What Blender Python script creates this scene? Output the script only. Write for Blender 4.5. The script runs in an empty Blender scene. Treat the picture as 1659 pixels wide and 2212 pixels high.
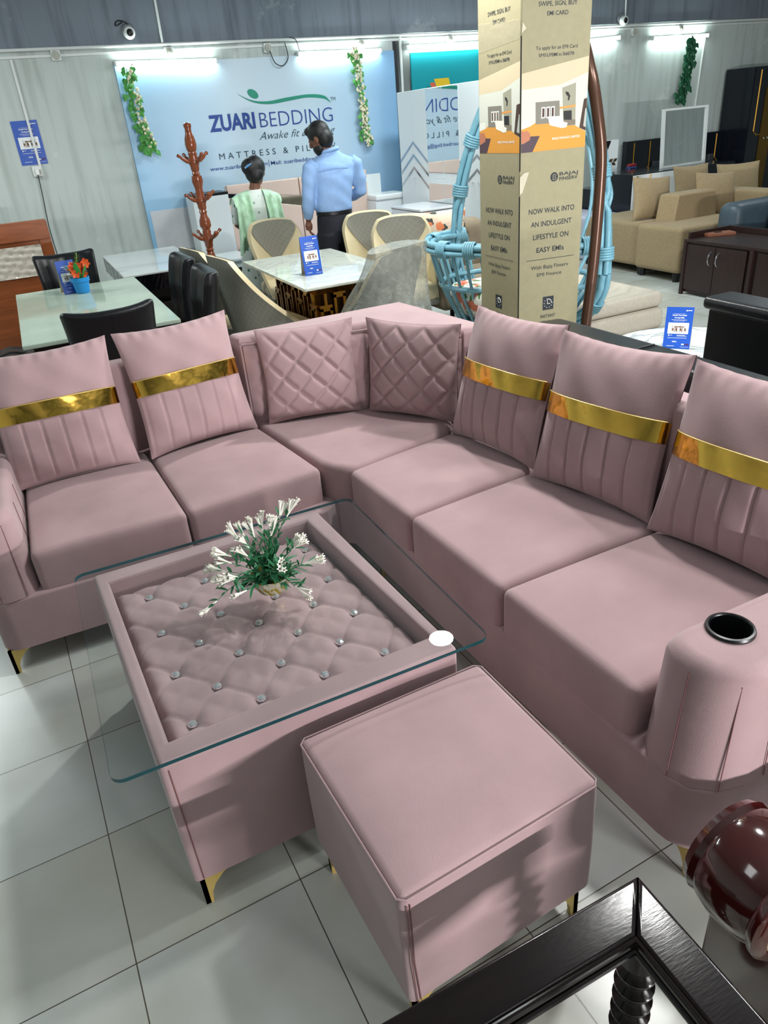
import bpy, bmesh, math, random
from mathutils import Vector, Matrix
R = math.radians
sc = bpy.context.scene
COL = sc.collection
random.seed(7)

# ---------------------------------------------------------------- camera, world, lights, exposure
cam_data = bpy.data.cameras.new('camera')
cam = bpy.data.objects.new('camera', cam_data)
COL.objects.link(cam)
PITCH, ROLL, YAW = 0.497720, -0.088803, 0.406056
F = Vector((math.sin(YAW)*math.cos(PITCH), math.cos(YAW)*math.cos(PITCH), -math.sin(PITCH)))
R0 = Vector((math.cos(YAW), -math.sin(YAW), 0)); U0 = R0.cross(F)
CR = R0*math.cos(ROLL)+U0*math.sin(ROLL); CU = -R0*math.sin(ROLL)+U0*math.cos(ROLL)
cam.matrix_world = Matrix(((CR.x, CU.x, -F.x, 0), (CR.y, CU.y, -F.y, 0), (CR.z, CU.z, -F.z, 1.65), (0, 0, 0, 1)))
cam_data.sensor_fit = 'VERTICAL'; cam_data.sensor_height = 24.0
cam_data.lens = 1557.9/2212*24.0
cam_data.clip_start = 0.02
sc.camera = cam

w = bpy.data.worlds.new('world'); sc.world = w; w.use_nodes = True
bgn = w.node_tree.nodes['Background']
bgn.inputs[0].default_value = (0.80, 0.88, 0.90, 1); bgn.inputs[1].default_value = 0.10

def area(name, loc, size, power, color=(1, 1, 1), rot=(0, 0, 0)):
    l = bpy.data.lights.new(name, 'AREA'); l.shape = 'RECTANGLE'
    l.size, l.size_y = size; l.energy = power; l.color = color
    o = bpy.data.objects.new(name, l); COL.objects.link(o)
    o.location = loc; o.rotation_euler = [R(a) for a in rot]
    return o
# round ceiling lamps of the shop and added fill panels, above the frame
area('ceiling_and_fill_light', (2.13, 4.03, 3.0), (0.19, 0.19), 66, (1.0, 1.0, 0.98)).data.shape = 'DISK'
area('ceiling_and_fill_light', (-1.6, 0.6, 3.15), (1.4, 0.5), 10, (0.96, 1.0, 1.0))  # weak fill panel added over the left foreground
area('ceiling_and_fill_light', (1.3, -0.9, 3.15), (1.4, 0.5), 10, (0.98, 1.0, 1.0))  # added overhead fill for the front
area('ceiling_and_fill_light', (3.7, 1.3, 3.15), (1.4, 0.4), 110, (0.97, 1.0, 1.0))  # fill panel added to brighten the right-hand seats
area('ceiling_and_fill_light', (2.12, 1.80, 3.0), (0.2, 0.2), 42, (1.0, 1.0, 0.98)).data.shape = 'DISK'
area('ceiling_and_fill_light', (-1.9, 6.6, 3.15), (1.2, 0.5), 80, (0.92, 1.0, 1.0))  # added fill, set near the back wall to lift its left part
area('ceiling_and_fill_light', (3.9, 6.0, 3.15), (1.4, 0.5), 85, (0.92, 1.0, 1.0))  # fill added for the back of the shop
area('ceiling_and_fill_light', (8.0, 5.6, 3.15), (1.4, 0.5), 30, (0.90, 1.0, 1.0))  # added to brighten the right wall and the furniture before it
# low strip light of a display opposite, behind the viewer
area('display_strip_light', (2.4, -3.2, 0.80), (1.3, 0.05), 235, (1.0, 0.97, 0.98), (90, 0, 0))
TUBE_EMIT = 40.0
sc.view_settings.view_transform = 'Standard'
sc.view_settings.look = 'None'
sc.view_settings.gamma = 1.0
sc.view_settings.use_curve_mapping = False
sc.view_settings.exposure = 0.12

# ---------------------------------------------------------------- materials
def lin(c):
    return tuple(((v/255)/12.92 if v/255 <= 0.04045 else ((v/255+0.055)/1.055)**2.4) for v in c)
MATS = {}
def mat(name, rgb, rough=0.5, metal=0.0, var=0.0, vscale=8.0, bump=0.0, bscale=60.0, sheen=0.0, coat=0.0, trans=0.0, alpha=1.0, emit=0.0, spec=0.5, ior=1.45, stretch=(1, 1, 1)):
    if name in MATS: return MATS[name]
    m = bpy.data.materials.new(name); m.use_nodes = True
    nt = m.node_tree; b = nt.nodes['Principled BSDF']
    c = lin(rgb)
    b.inputs['Base Color'].default_value = (*c, 1)
    b.inputs['Roughness'].default_value = rough; b.inputs['Metallic'].default_value = metal
    b.inputs['Specular IOR Level'].default_value = spec; b.inputs['IOR'].default_value = ior
    if sheen:
        b.inputs['Sheen Weight'].default_value = sheen; b.inputs['Sheen Roughness'].default_value = 0.4
        b.inputs['Sheen Tint'].default_value = (1.0, .95, .96, 1)
    if coat:
        b.inputs['Coat Weight'].default_value = coat; b.inputs['Coat Roughness'].default_value = 0.06
    if trans: b.inputs['Transmission Weight'].default_value = trans
    if alpha < 1: b.inputs['Alpha'].default_value = alpha
    if emit:
        b.inputs['Emission Color'].default_value = (*c, 1); b.inputs['Emission Strength'].default_value = emit
    if var or bump:
        tc = nt.nodes.new('ShaderNodeTexCoord'); mp = nt.nodes.new('ShaderNodeMapping')
        mp.inputs['Scale'].default_value = stretch
        nt.links.new(tc.outputs['Object'], mp.inputs[0])
    if var:
        n = nt.nodes.new('ShaderNodeTexNoise'); n.inputs['Scale'].default_value = vscale; n.inputs['Detail'].default_value = 5
        nt.links.new(mp.outputs[0], n.inputs[0])
        r = nt.nodes.new('ShaderNodeValToRGB')
        r.color_ramp.elements[0].position = 0.3; r.color_ramp.elements[1].position = 0.7
        r.color_ramp.elements[0].color = (*[v*(1-var) for v in c], 1)
        r.color_ramp.elements[1].color = (*[min(1, v*(1+var)) for v in c], 1)
        nt.links.new(n.outputs['Fac'], r.inputs[0]); nt.links.new(r.outputs[0], b.inputs['Base Color'])
    if bump:
        n2 = nt.nodes.new('ShaderNodeTexNoise'); n2.inputs['Scale'].default_value = bscale; n2.inputs['Detail'].default_value = 3
        nt.links.new(mp.outputs[0], n2.inputs[0])
        bp = nt.nodes.new('ShaderNodeBump'); bp.inputs['Strength'].default_value = bump; bp.inputs['Distance'].default_value = 0.01
        nt.links.new(n2.outputs['Fac'], bp.inputs['Height']); nt.links.new(bp.outputs[0], b.inputs['Normal'])
    MATS[name] = m
    return m

VELVET = mat('pink_velvet', (168, 141, 143), 0.92, var=0.09, vscale=5, sheen=0.5, bump=0.10, bscale=350, spec=0.15)
GOLD = mat('gold_foil', (236, 186, 84), 0.12, 1.0, bump=0.55, bscale=9)
BRASS = mat('gold_leg_metal', (206, 178, 104), 0.42, 0.45)
BLACKPL = mat('black_plastic', (16, 17, 19), 0.35)
def glass_material(name, tint, rough=0.0, ior=1.5):
    m = bpy.data.materials.new(name); m.use_nodes = True; nt = m.node_tree; L = nt.links.new
    out = nt.nodes['Material Output']; nt.nodes.remove(nt.nodes['Principled BSDF'])
    tr = nt.nodes.new('ShaderNodeBsdfTransparent'); tr.inputs[0].default_value = (*tint, 1)
    gl = nt.nodes.new('ShaderNodeBsdfGlossy'); gl.inputs['Roughness'].default_value = rough
    fr = nt.nodes.new('ShaderNodeFresnel'); fr.inputs[0].default_value = ior
    ge = nt.nodes.new('ShaderNodeNewGeometry'); inv = nt.nodes.new('ShaderNodeMath'); inv.operation = 'SUBTRACT'; inv.inputs[0].default_value = 1.0; L(ge.outputs['Backfacing'], inv.inputs[1])
    mu = nt.nodes.new('ShaderNodeMath'); mu.operation = 'MULTIPLY'; L(fr.outputs[0], mu.inputs[0]); L(inv.outputs[0], mu.inputs[1])
    mx = nt.nodes.new('ShaderNodeMixShader'); L(mu.outputs[0], mx.inputs[0]); L(tr.outputs[0], mx.inputs[1]); L(gl.outputs[0], mx.inputs[2]); L(mx.outputs[0], out.inputs[0])
    MATS[name] = m; return m
GLASS = glass_material('table_glass', (0.968, 0.986, 0.982))
GLASSEDGE = mat('glass_edge_green', (24, 64, 70), 0.08)
CRYSTAL = mat('crystal', (240, 244, 248), 0.06, 0.8)
WHITEM = mat('white_laminate', (226, 232, 234), 0.22)
BLACKLEA = mat('black_leatherette', (17, 19, 23), 0.33, bump=0.12, bscale=220)
DARKWOOD = mat('dark_polished_wood', (20, 14, 14), 0.17, coat=0.0, spec=0.34, bump=0.02, bscale=40, var=0.25, vscale=12, stretch=(1, 6, 6))
REDWOOD = mat('mahogany_gloss', (58, 15, 13), 0.12, coat=0.8, var=0.25, vscale=9)

# ---------------------------------------------------------------- helpers
def thing(name, label, cat, loc=(0, 0, 0), rotz=0.0, group=None):
    o = bpy.data.objects.new(name, None); COL.objects.link(o)
    o.empty_display_size = 0.05
    o.location = loc; o.rotation_euler = (0, 0, rotz)
    o['label'] = label; o['category'] = cat
    if group: o['group'] = group
    return o
def tag(o, label, cat, group=None, kind=None):
    o['label'] = label; o['category'] = cat
    if group: o['group'] = group
    if kind: o['kind'] = kind
    return o
def struct(o):
    o['kind'] = 'structure'; return o
def children(o): return [c for c in bpy.data.objects if c.parent is o]
def copy_thing(src, label, loc, rotz=None, group=None):
    r = src.copy(); COL.objects.link(r); r.location = loc
    if rotz is not None: r.rotation_euler = (0, 0, rotz)
    r['label'] = label
    if group: r['group'] = group
    for c in children(src):
        d = c.copy(); COL.objects.link(d); d.parent = r
        for g in children(c):
            e = g.copy(); COL.objects.link(e); e.parent = d
    return r

class MB:
    """collects shapes into one mesh"""
    def __init__(s): s.bm = bmesh.new(); s.mi = 0
    def faces_new(s, vs, quads):
        out = []
        for q in quads:
            try:
                f = s.bm.faces.new([vs[i] for i in q]); f.material_index = s.mi; out.append(f)
            except ValueError: pass
        return out
    def box(s, c, d, bev=0.0, seg=2, rot=None):
        r = bmesh.ops.create_cube(s.bm, size=1.0)
        vs = r['verts']
        M = Matrix.Diagonal((*d, 1))
        bmesh.ops.transform(s.bm, matrix=M, verts=vs)
        if bev > 0:
            es = {e for v in vs for e in v.link_edges}
            rb = bmesh.ops.bevel(s.bm, geom=list(es), offset=min(bev, min(d)*0.49), segments=seg, profile=0.5, affect='EDGES')
            vs = list({v for f in rb['faces'] for v in f.verts} | {v for v in vs if v.is_valid})
        T = Matrix.Translation(c)
        if rot is not None: T = T @ rot
        bmesh.ops.transform(s.bm, matrix=T, verts=vs)
        for v in vs:
            for f in v.link_faces: f.material_index = s.mi
        return vs
    def b2(s, x0, x1, y0, y1, z0, z1, bev=0.0, seg=2):
        return s.box(((x0+x1)/2, (y0+y1)/2, (z0+z1)/2), (abs(x1-x0), abs(y1-y0), abs(z1-z0)), bev, seg)
    def grid(s, fn, nu, nv, cu=False, cv=False):
        vs = []
        for i in range(nu+(0 if cu else 1)):
            for j in range(nv+(0 if cv else 1)):
                vs.append(s.bm.verts.new(fn(i/nu, j/nv)))
        W = nv+(0 if cv else 1); H = nu+(0 if cu else 1)
        q = []
        for i in range(nu):
            for j in range(nv):
                a, b = i, (i+1) % H; c, d = j, (j+1) % W
                q.append((a*W+c, b*W+c, b*W+d, a*W+d))
        s.faces_new(vs, q); return vs
    def tube(s, pts, r, n=8, closed=False, cap=True):
        pts = [Vector(p) for p in pts]; k = len(pts)
        rs = r if isinstance(r, (list, tuple)) else [r]*k
        rings = []; up = None
        for i, p in enumerate(pts):
            if closed: t = pts[(i+1) % k]-pts[i-1]
            else: t = pts[min(i+1, k-1)]-pts[max(i-1, 0)]
            if t.length < 1e-9: t = Vector((0, 0, 1))
            t.normalize()
            if up is None:
                up = Vector((0, 0, 1)) if abs(t.z) < 0.9 else Vector((1, 0, 0))
            a = up-t*up.dot(t)
            if a.length < 1e-6: a = Vector((1, 0, 0))-t*t.x
            a.normalize(); b = t.cross(a); up = a
            rings.append([s.bm.verts.new(p+(a*math.cos(2*math.pi*j/n)+b*math.sin(2*math.pi*j/n))*rs[i]) for j in range(n)])
        m = k if closed else k-1
        for i in range(m):
            A, B = rings[i], rings[(i+1) % k]
            for j in range(n):
                f = s.bm.faces.new((A[j], A[(j+1) % n], B[(j+1) % n], B[j])); f.material_index = s.mi
        if cap and not closed:
            for A, rev in ((rings[0], True), (rings[-1], False)):
                f = s.bm.faces.new(A[::-1] if rev else A); f.material_index = s.mi
    def lathe(s, prof, c=(0, 0, 0), n=24, M=None, cap=True):
        rings = []
        for r, z in prof:
            ring = []
            for j in range(n):
                a = 2*math.pi*j/n
                p = Vector((r*math.cos(a), r*math.sin(a), z))
                if M is not None: p = M @ p
                ring.append(s.bm.verts.new(p+Vector(c)))
            rings.append(ring)
        for A, B in zip(rings, rings[1:]):
            for j in range(n):
                f = s.bm.faces.new((A[j], A[(j+1) % n], B[(j+1) % n], B[j])); f.material_index = s.mi
        if cap:
            for A, rev in ((rings[0], True), (rings[-1], False)):
                try:
                    f = s.bm.faces.new(A[::-1] if rev else A); f.material_index = s.mi
                except ValueError: pass
    def prism(s, poly, z0, z1, bev=0.0, seg=3, top=None):
        """polygon in xy from z0 to z1 (top: other polygon of equal length)"""
        n = len(poly); top = top or poly
        lo = [s.bm.verts.new((p[0], p[1], z0)) for p in poly]
        hi = [s.bm.verts.new((p[0], p[1], z1)) for p in top]
        fs = [s.bm.faces.new(lo[::-1]), s.bm.faces.new(hi)]
        for i in range(n): fs.append(s.bm.faces.new((lo[i], lo[(i+1) % n], hi[(i+1) % n], hi[i])))
        for f in fs: f.material_index = s.mi
        s.bm.normal_update()
        if bev:
            es = [e for e in s.bm.edges if e.is_valid and (e.verts[0] in hi and e.verts[1] in hi)]
            bmesh.ops.bevel(s.bm, geom=es, offset=bev, segments=seg, profile=0.5, affect='EDGES', clamp_overlap=True)
        return fs
    def poly(s, pts):
        f = s.bm.faces.new([s.bm.verts.new(p) for p in pts]); f.material_index = s.mi; return f
    def soft(s, d, r, n=10, fn=None):
        """rounded box centred on 0 with dims d, edge radius r, subdivided; fn maps (unit xyz in -1..1, point) -> point"""
        d = Vector(d)/2
        def samp(L):
            r_ = min(r, L*0.98)
            a = [-L+r_*(1-math.cos(t*math.pi/2/4)) for t in range(4)]
            inner = [-L+r_+(2*L-2*r_)*k/n for k in range(n+1)]
            return a+inner+[-v for v in a[::-1]]
        cache = {}
        def V(p):
            k = (round(p[0], 6), round(p[1], 6), round(p[2], 6))
            if k not in cache:
                q = Vector([max(-(d[i]-min(r, d[i])), min(d[i]-min(r, d[i]), p[i])) for i in range(3)])
                e = Vector(p)-q
                # map cube-corner sample to the rounded surface
                if e.length > 1e-9: P = q+e.normalized()*min(r, max(abs(e.x), abs(e.y), abs(e.z))) if max(abs(e.x), abs(e.y), abs(e.z)) < r*0.999 else q+e.normalized()*r
                else: P = q
                u = Vector((P.x/d.x, P.y/d.y, P.z/d.z))
                if fn: P = Vector(fn(u, P))
                cache[k] = s.bm.verts.new(P)
            return cache[k]
        X, Y, Z = samp(d.x), samp(d.y), samp(d.z)
        def face(A, B, mk, flip):
            for i in range(len(A)-1):
                for j in range(len(B)-1):
                    q = [V(mk(A[i], B[j])), V(mk(A[i+1], B[j])), V(mk(A[i+1], B[j+1])), V(mk(A[i], B[j+1]))]
                    if flip: q.reverse()
                    if len(set(q)) < 4: continue
                    try: f = s.bm.faces.new(q); f.material_index = s.mi
                    except ValueError: pass
        face(X, Y, lambda a, b: (a, b, d.z), False); face(X, Y, lambda a, b: (a, b, -d.z), True)
        face(X, Z, lambda a, b: (a, -d.y, b), False); face(X, Z, lambda a, b: (a, d.y, b), True)
        face(Y, Z, lambda a, b: (d.x, a, b), False); face(Y, Z, lambda a, b: (-d.x, a, b), True)
    def xf(s, M): bmesh.ops.transform(s.bm, matrix=M, verts=s.bm.verts[:]); return s
    def build(s, name, m, parent=None, loc=None, smooth=True, angle=38):
        me = bpy.data.meshes.new(name)
        bmesh.ops.recalc_face_normals(s.bm, faces=s.bm.faces[:])
        if loc is None and parent is not None:
            M = Matrix.LocRotScale(parent.location, parent.rotation_euler, None)
            par = parent.parent
            while par is not None:
                M = Matrix.LocRotScale(par.location, par.rotation_euler, None) @ M; par = par.parent
            s_loc = None
        if smooth:
            for f in s.bm.faces: f.smooth = True
        s.bm.to_mesh(me); s.bm.free()
        if smooth: me.set_sharp_from_angle(angle=R(angle))
        for mm in (m if isinstance(m, (list, tuple)) else [m]): me.materials.append(mm)
        o = bpy.data.objects.new(name, me); COL.objects.link(o)
        if smooth and angle < 100:
            md = o.modifiers.new('normals', 'WEIGHTED_NORMAL'); md.keep_sharp = True
        if parent is not None: o.parent = parent
        if loc is not None: o.location = loc
        return o
def rebase(o, base):
    """shift a root mesh's origin to base while leaving its shape in place"""
    o.data.transform(Matrix.Translation(-Vector(base))); o.location = base; return o
def wthing(name, label, cat, base, group=None):
    """a thing whose parts are written in world coordinates: parts are moved to the base afterwards by settle()"""
    t = thing(name, label, cat, base, 0.0, group); return t
def settle(t):
    T = Matrix.Translation(-t.location); done = set()
    for c in children(t):
        for o in [c]+children(c):
            if o.data and o.data.name not in done:
                o.data.transform(T); done.add(o.data.name)
    return t
FONT_CACHE = {}
def text_bm(s, bold=0.0, shear=0.0, space=1.0):
    cu = bpy.data.curves.new('t', 'FONT'); cu.body = s; cu.size = 1.0; cu.offset = bold; cu.shear = shear
    cu.space_character = space; cu.resolution_u = 3
    ob = bpy.data.objects.new('t', cu); COL.objects.link(ob)
    me = bpy.data.meshes.new_from_object(ob)
    bpy.data.objects.remove(ob); bpy.data.curves.remove(cu)
    return me
def text(mb, s, M, width, cap, bold=0.0, shear=0.0, space=1.0, align='L'):
    """lettering in the xy plane scaled to width and capital height, placed by matrix M"""
    me = text_bm(s, bold, shear, space)
    xs = [v.co.x for v in me.vertices]
    x0, x1 = min(xs), max(xs); sx = width/(x1-x0); sy = cap/0.729
    off = {'L': 0, 'C': -width/2, 'R': -width}[align]
    vs = [mb.bm.verts.new(M @ Vector(((v.co.x-x0)*sx+off, v.co.y*sy, 0))) for v in me.vertices]
    for p in me.polygons:
        try: f = mb.bm.faces.new([vs[i] for i in p.vertices]); f.material_index = mb.mi
        except ValueError: pass
    bpy.data.meshes.remove(me)
def lerp(a, b, t): return a+(b-a)*t
def catmull(pts, n=6, closed=False):
    P = [Vector(p) for p in pts]; k = len(P); out = []
    rng = range(k if closed else k-1)
    for i in rng:
        p0 = P[(i-1) % k] if closed or i > 0 else P[0]
        p1 = P[i]; p2 = P[(i+1) % k]
        p3 = P[(i+2) % k] if closed or i+2 < k else P[-1]
        for j in range(n):
            t = j/n
            out.append(0.5*((2*p1)+(p2-p0)*t+(2*p0-5*p1+4*p2-p3)*t*t+(3*p1-p0-3*p2+p3)*t**3))
    if not closed: out.append(P[-1])
    return out
FRONT = Matrix(((1, 0, 0, 0), (0, 0, -1, 0), (0, 1, 0, 0), (0, 0, 0, 1)))   # xy plane -> xz plane facing -y
# ---------------------------------------------------------------- room shell
def floor_material():
    m = bpy.data.materials.new('floor_tiles'); m.use_nodes = True
    nt = m.node_tree; b = nt.nodes['Principled BSDF']; L = nt.links.new
    geo = nt.nodes.new('ShaderNodeNewGeometry')
    mp = nt.nodes.new('ShaderNodeMapping'); mp.vector_type = 'POINT'
    L(geo.outputs['Position'], mp.inputs[0])
    mp.inputs['Rotation'].default_value = (0, 0, TILE_ROT); mp.inputs['Location'].default_value = (TILE_X, TILE_Y, 0)
    br = nt.nodes.new('ShaderNodeTexBrick'); br.offset = 0.0
    br.inputs['Scale'].default_value = 1.0; br.inputs['Brick Width'].default_value = TILE; br.inputs['Row Height'].default_value = TILE_H
    br.inputs['Mortar Size'].default_value = 0.0016; br.inputs['Mortar Smooth'].default_value = 0.2
    br.inputs['Color1'].default_value = (*lin((184, 187, 178)), 1); br.inputs['Color2'].default_value = (*lin((198, 204, 201)), 1)
    br.inputs['Mortar'].default_value = (*lin((84, 78, 68)), 1)
    L(mp.outputs[0], br.inputs[0])
    n = nt.nodes.new('ShaderNodeTexNoise'); n.inputs['Scale'].default_value = 2.2; n.inputs['Detail'].default_value = 6
    L(geo.outputs['Position'], n.inputs[0])
    r = nt.nodes.new('ShaderNodeValToRGB'); r.color_ramp.elements[0].color = (0.80, 0.79, 0.74, 1); r.color_ramp.elements[1].color = (1, 1, 1, 1)
    r.color_ramp.elements[0].position = 0.35; r.color_ramp.elements[1].position = 0.62
    L(n.outputs['Fac'], r.inputs[0])
    mx = nt.nodes.new('ShaderNodeMixRGB'); mx.blend_type = 'MULTIPLY'; mx.inputs[0].default_value = 1.0
    L(br.outputs['Color'], mx.inputs[1]); L(r.outputs[0], mx.inputs[2]); L(mx.outputs[0], b.inputs['Base Color'])
    b.inputs['Roughness'].default_value = 0.26
    bp = nt.nodes.new('ShaderNodeBump'); bp.inputs['Strength'].default_value = 0.35; bp.inputs['Distance'].default_value = 0.002; bp.invert = True
    L(br.outputs['Fac'], bp.inputs['Height']); L(bp.outputs[0], b.inputs['Normal'])
    return m
TILE, TILE_H, TILE_ROT, TILE_X, TILE_Y = 0.4055, 0.397, -0.03874, 0.1693, 0.021

def concrete(name, base, dark, light, streak):
    m = bpy.data.materials.new(name); m.use_nodes = True
    nt = m.node_tree; b = nt.nodes['Principled BSDF']; L = nt.links.new
    geo = nt.nodes.new('ShaderNodeNewGeometry')
    mp = nt.nodes.new('ShaderNodeMapping'); mp.inputs['Scale'].default_value = (9, 9, 0.7); L(geo.outputs['Position'], mp.inputs[0])
    n1 = nt.nodes.new('ShaderNodeTexNoise'); n1.inputs['Scale'].default_value = 1.5; n1.inputs['Detail'].default_value = 7; L(mp.outputs[0], n1.inputs[0])
    n2 = nt.nodes.new('ShaderNodeTexNoise'); n2.inputs['Scale'].default_value = 1.7; n2.inputs['Detail'].default_value = 8; n2.inputs['Roughness'].default_value = 0.65
    L(geo.outputs['Position'], n2.inputs[0])
    r1 = nt.nodes.new('ShaderNodeValToRGB')
    r1.color_ramp.elements[0].color = (*lin(dark), 1); r1.color_ramp.elements[1].color = (*lin(base), 1)
    r1.color_ramp.elements[0].position = 0.33-streak; r1.color_ramp.elements[1].position = 0.52
    L(n1.outputs['Fac'], r1.inputs[0])
    r2 = nt.nodes.new('ShaderNodeValToRGB'); r2.color_ramp.elements[0].position = 0.60; r2.color_ramp.elements[1].position = 0.66
    r2.color_ramp.elements[0].color = (0, 0, 0, 1); r2.color_ramp.elements[1].color = (0.75, 0.75, 0.75, 1)
    L(n2.outputs['Fac'], r2.inputs[0])
    mx = nt.nodes.new('ShaderNodeMixRGB'); mx.inputs[2].default_value = (*lin(light), 1)
    L(r2.outputs[0], mx.inputs[0]); L(r1.outputs[0], mx.inputs[1]); L(mx.outputs[0], b.inputs['Base Color'])
    b.inputs['Roughness'].default_value = 0.85
    return m
YW = 8.5
m_ = MB(); m_.b2(-4.5, 12.5, -3.5, YW+0.2, -0.1, 0.0); fl = struct(m_.build('floor', floor_material(), smooth=False))
WALLP = concrete('painted_wall', (190, 199, 196), (166, 173, 168), (208, 214, 210), 0.12)
CONC = concrete('raw_concrete', (118, 127, 138), (92, 99, 110), (150, 156, 162), 0.10)
m_ = MB(); m_.b2(-4.5, 12.5, YW, YW+0.2, 0, 2.46); struct(m_.build('wall_back', WALLP, smooth=False))
m_ = MB(); m_.b2(-4.5, 12.5, YW-0.02, YW+0.2, 2.46, 3.25); struct(m_.build('trim_1', CONC, smooth=False))
m_ = MB(); m_.b2(-4.7, -4.5, -3.5, YW+0.2, 0, 3.25); struct(m_.build('wall_left', WALLP, smooth=False))
m_ = MB(); m_.b2(12.5, 12.7, -3.5, YW+0.2, 0, 3.25); struct(m_.build('wall_right', WALLP, smooth=False))
m_ = MB(); m_.b2(-4.7, 12.7, -3.7, -3.5, 0, 3.25); struct(m_.build('wall_front', WALLP, smooth=False))
m_ = MB(); m_.b2(-4.7, 12.7, -3.7, YW+0.2, 3.25, 3.35); struct(m_.build('ceiling', mat('ceiling_paint', (150, 156, 160), 0.9), smooth=False))

m_ = MB(); m_.b2(4.256, 4.46, YW-0.006, YW, 0.9, 2.39); struct(m_.build('trim_2', concrete('stained_concrete', (120, 124, 122), (46, 50, 54), (172, 176, 172), -0.08), smooth=False))
# ---------------------------------------------------------------- pink corner sofa
def quadbox(mb, quad, z0, z1, r=0.035, crown=0.02, n=10, front=0.0):
    """rounded cushion over a quad [a,b,c,d] (a-b is the front edge)"""
    q = [Vector((p[0], p[1], 0)) for p in quad]
    wx = ((q[1]-q[0]).length+(q[2]-q[3]).length)/2; wy = ((q[3]-q[0]).length+(q[2]-q[1]).length)/2; h = z1-z0
    def fn(u, P):
        s, t = (u.x+1)/2, (u.y+1)/2
        p = q[0]*(1-s)*(1-t)+q[1]*s*(1-t)+q[2]*s*t+q[3]*(1-s)*t
        z = (z0+z1)/2+P.z
        if u.z > 0: z += crown*(1-u.x**4)*(1-abs(u.y)**3)*u.z
        if front and u.y < -0.5:
            d = (q[0]-q[3]).normalized(); p = p+d*front*(1-u.z**2)*(1-u.x**4)
        return (p.x, p.y, z)
    mb.soft((wx, wy, h), r, n, fn)

sofa = wthing('corner_sofa', 'large pink velvet corner sofa with gold legs and cup holder in the armrest', 'sofa', (0.9, 2.45, 0))
SA = R(2.58); SO = Vector((0.985, 0.72, 0))
def rs(f, wv): return (SO.x+f*math.cos(SA)-wv*math.sin(SA), SO.y+f*math.sin(SA)+wv*math.cos(SA))
def arc(cx, cy, r, a0, a1, n=6):
    return [(cx+r*math.cos(R(lerp(a0, a1, i/n))), cy+r*math.sin(R(lerp(a0, a1, i/n)))) for i in range(n+1)]
# base
m_ = MB()
pb = arc(-0.455+0.07, 2.425+0.07, 0.07, 180, 270)+[(0.80, 2.425), (0.86, 2.48), (0.86, 3.26), (-0.455, 3.26)]
m_.prism(pb, 0.10, 0.30, 0.012)
m_.build('base', VELVET, sofa)
m_ = MB()
pts = [rs(0.10+0.0, -0.02)]
loc = arc(0.10, 0.085, 0.10, 180, 270)
pr = [rs(*p) for p in loc]+[rs(0.785, -0.015), rs(0.785, 1.72), rs(0.0, 1.72)]
m_.prism(pr, 0.10, 0.30, 0.012)
m_.build('base', VELVET, sofa)
# corner module: seat block from the floor frame up
m_ = MB()
cs = [(0.832, 2.545), (0.862, 2.485), (0.905, 2.440), (0.95, 2.425), (1.42, 2.515), (1.58, 2.72), (1.46, 3.1), (1.2, 3.2), (0.745, 3.16)]
m_.prism(cs, 0.10, 0.457, 0.03, 4)
m_.build('corner_seat', VELVET, sofa)
# seat cushions
for q in ([(-0.272, 2.435), (0.266, 2.435), (0.232, 3.14), (-0.272, 3.14)],
          [(0.272, 2.435), (0.822, 2.505), (0.738, 3.15), (0.238, 3.14)]):
    m_ = MB(); quadbox(m_, q, 0.268, 0.447, 0.026, 0.02, 10, 0.006); m_.build('seat_cushion', VELVET, sofa)
for q in ([(0.934, 1.962), (0.905, 2.418), (1.52, 2.53), (1.60, 2.03)],
          [(0.957, 1.442), (0.934, 1.954), (1.60, 2.02), (1.62, 1.455)],
          [(0.985, 0.925), (0.957, 1.434), (1.62, 1.447), (1.64, 0.95)]):
    q = [q[1], q[0], q[3], q[2]]
    m_ = MB(); quadbox(m_, q, 0.268, 0.447, 0.026, 0.02, 10, 0.006); m_.build('seat_cushion', VELVET, sofa)
# backrests
def backrest(bot, top, z0, z1, name='backrest', bev=0.03):
    m = MB(); m.prism(bot, z0, z1, bev, 4, top); return m.build(name, VELVET, sofa)
backrest([(-0.455, 3.12), (0.70, 3.14), (0.70, 3.27), (-0.455, 3.27)], [(-0.455, 3.16), (0.70, 3.17), (0.70, 3.27), (-0.455, 3.27)], 0.29, 0.84)
backrest([(0.735, 3.15), (1.275, 2.975), (1.525, 2.58), (1.66, 2.58), (1.60, 3.27), (0.71, 3.27)],
         [(0.735, 3.165), (1.295, 2.985), (1.555, 2.60), (1.67, 2.62), (1.595, 3.275), (0.71, 3.265)], 0.29, 0.855)
backrest([rs(0.645, 0.0), rs(0.79, 0.0), rs(0.79, 1.83), rs(0.645, 1.83)], [rs(0.675, 0.0), rs(0.79, 0.0), rs(0.79, 1.83), rs(0.675, 1.83)], 0.29, 0.835)
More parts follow.
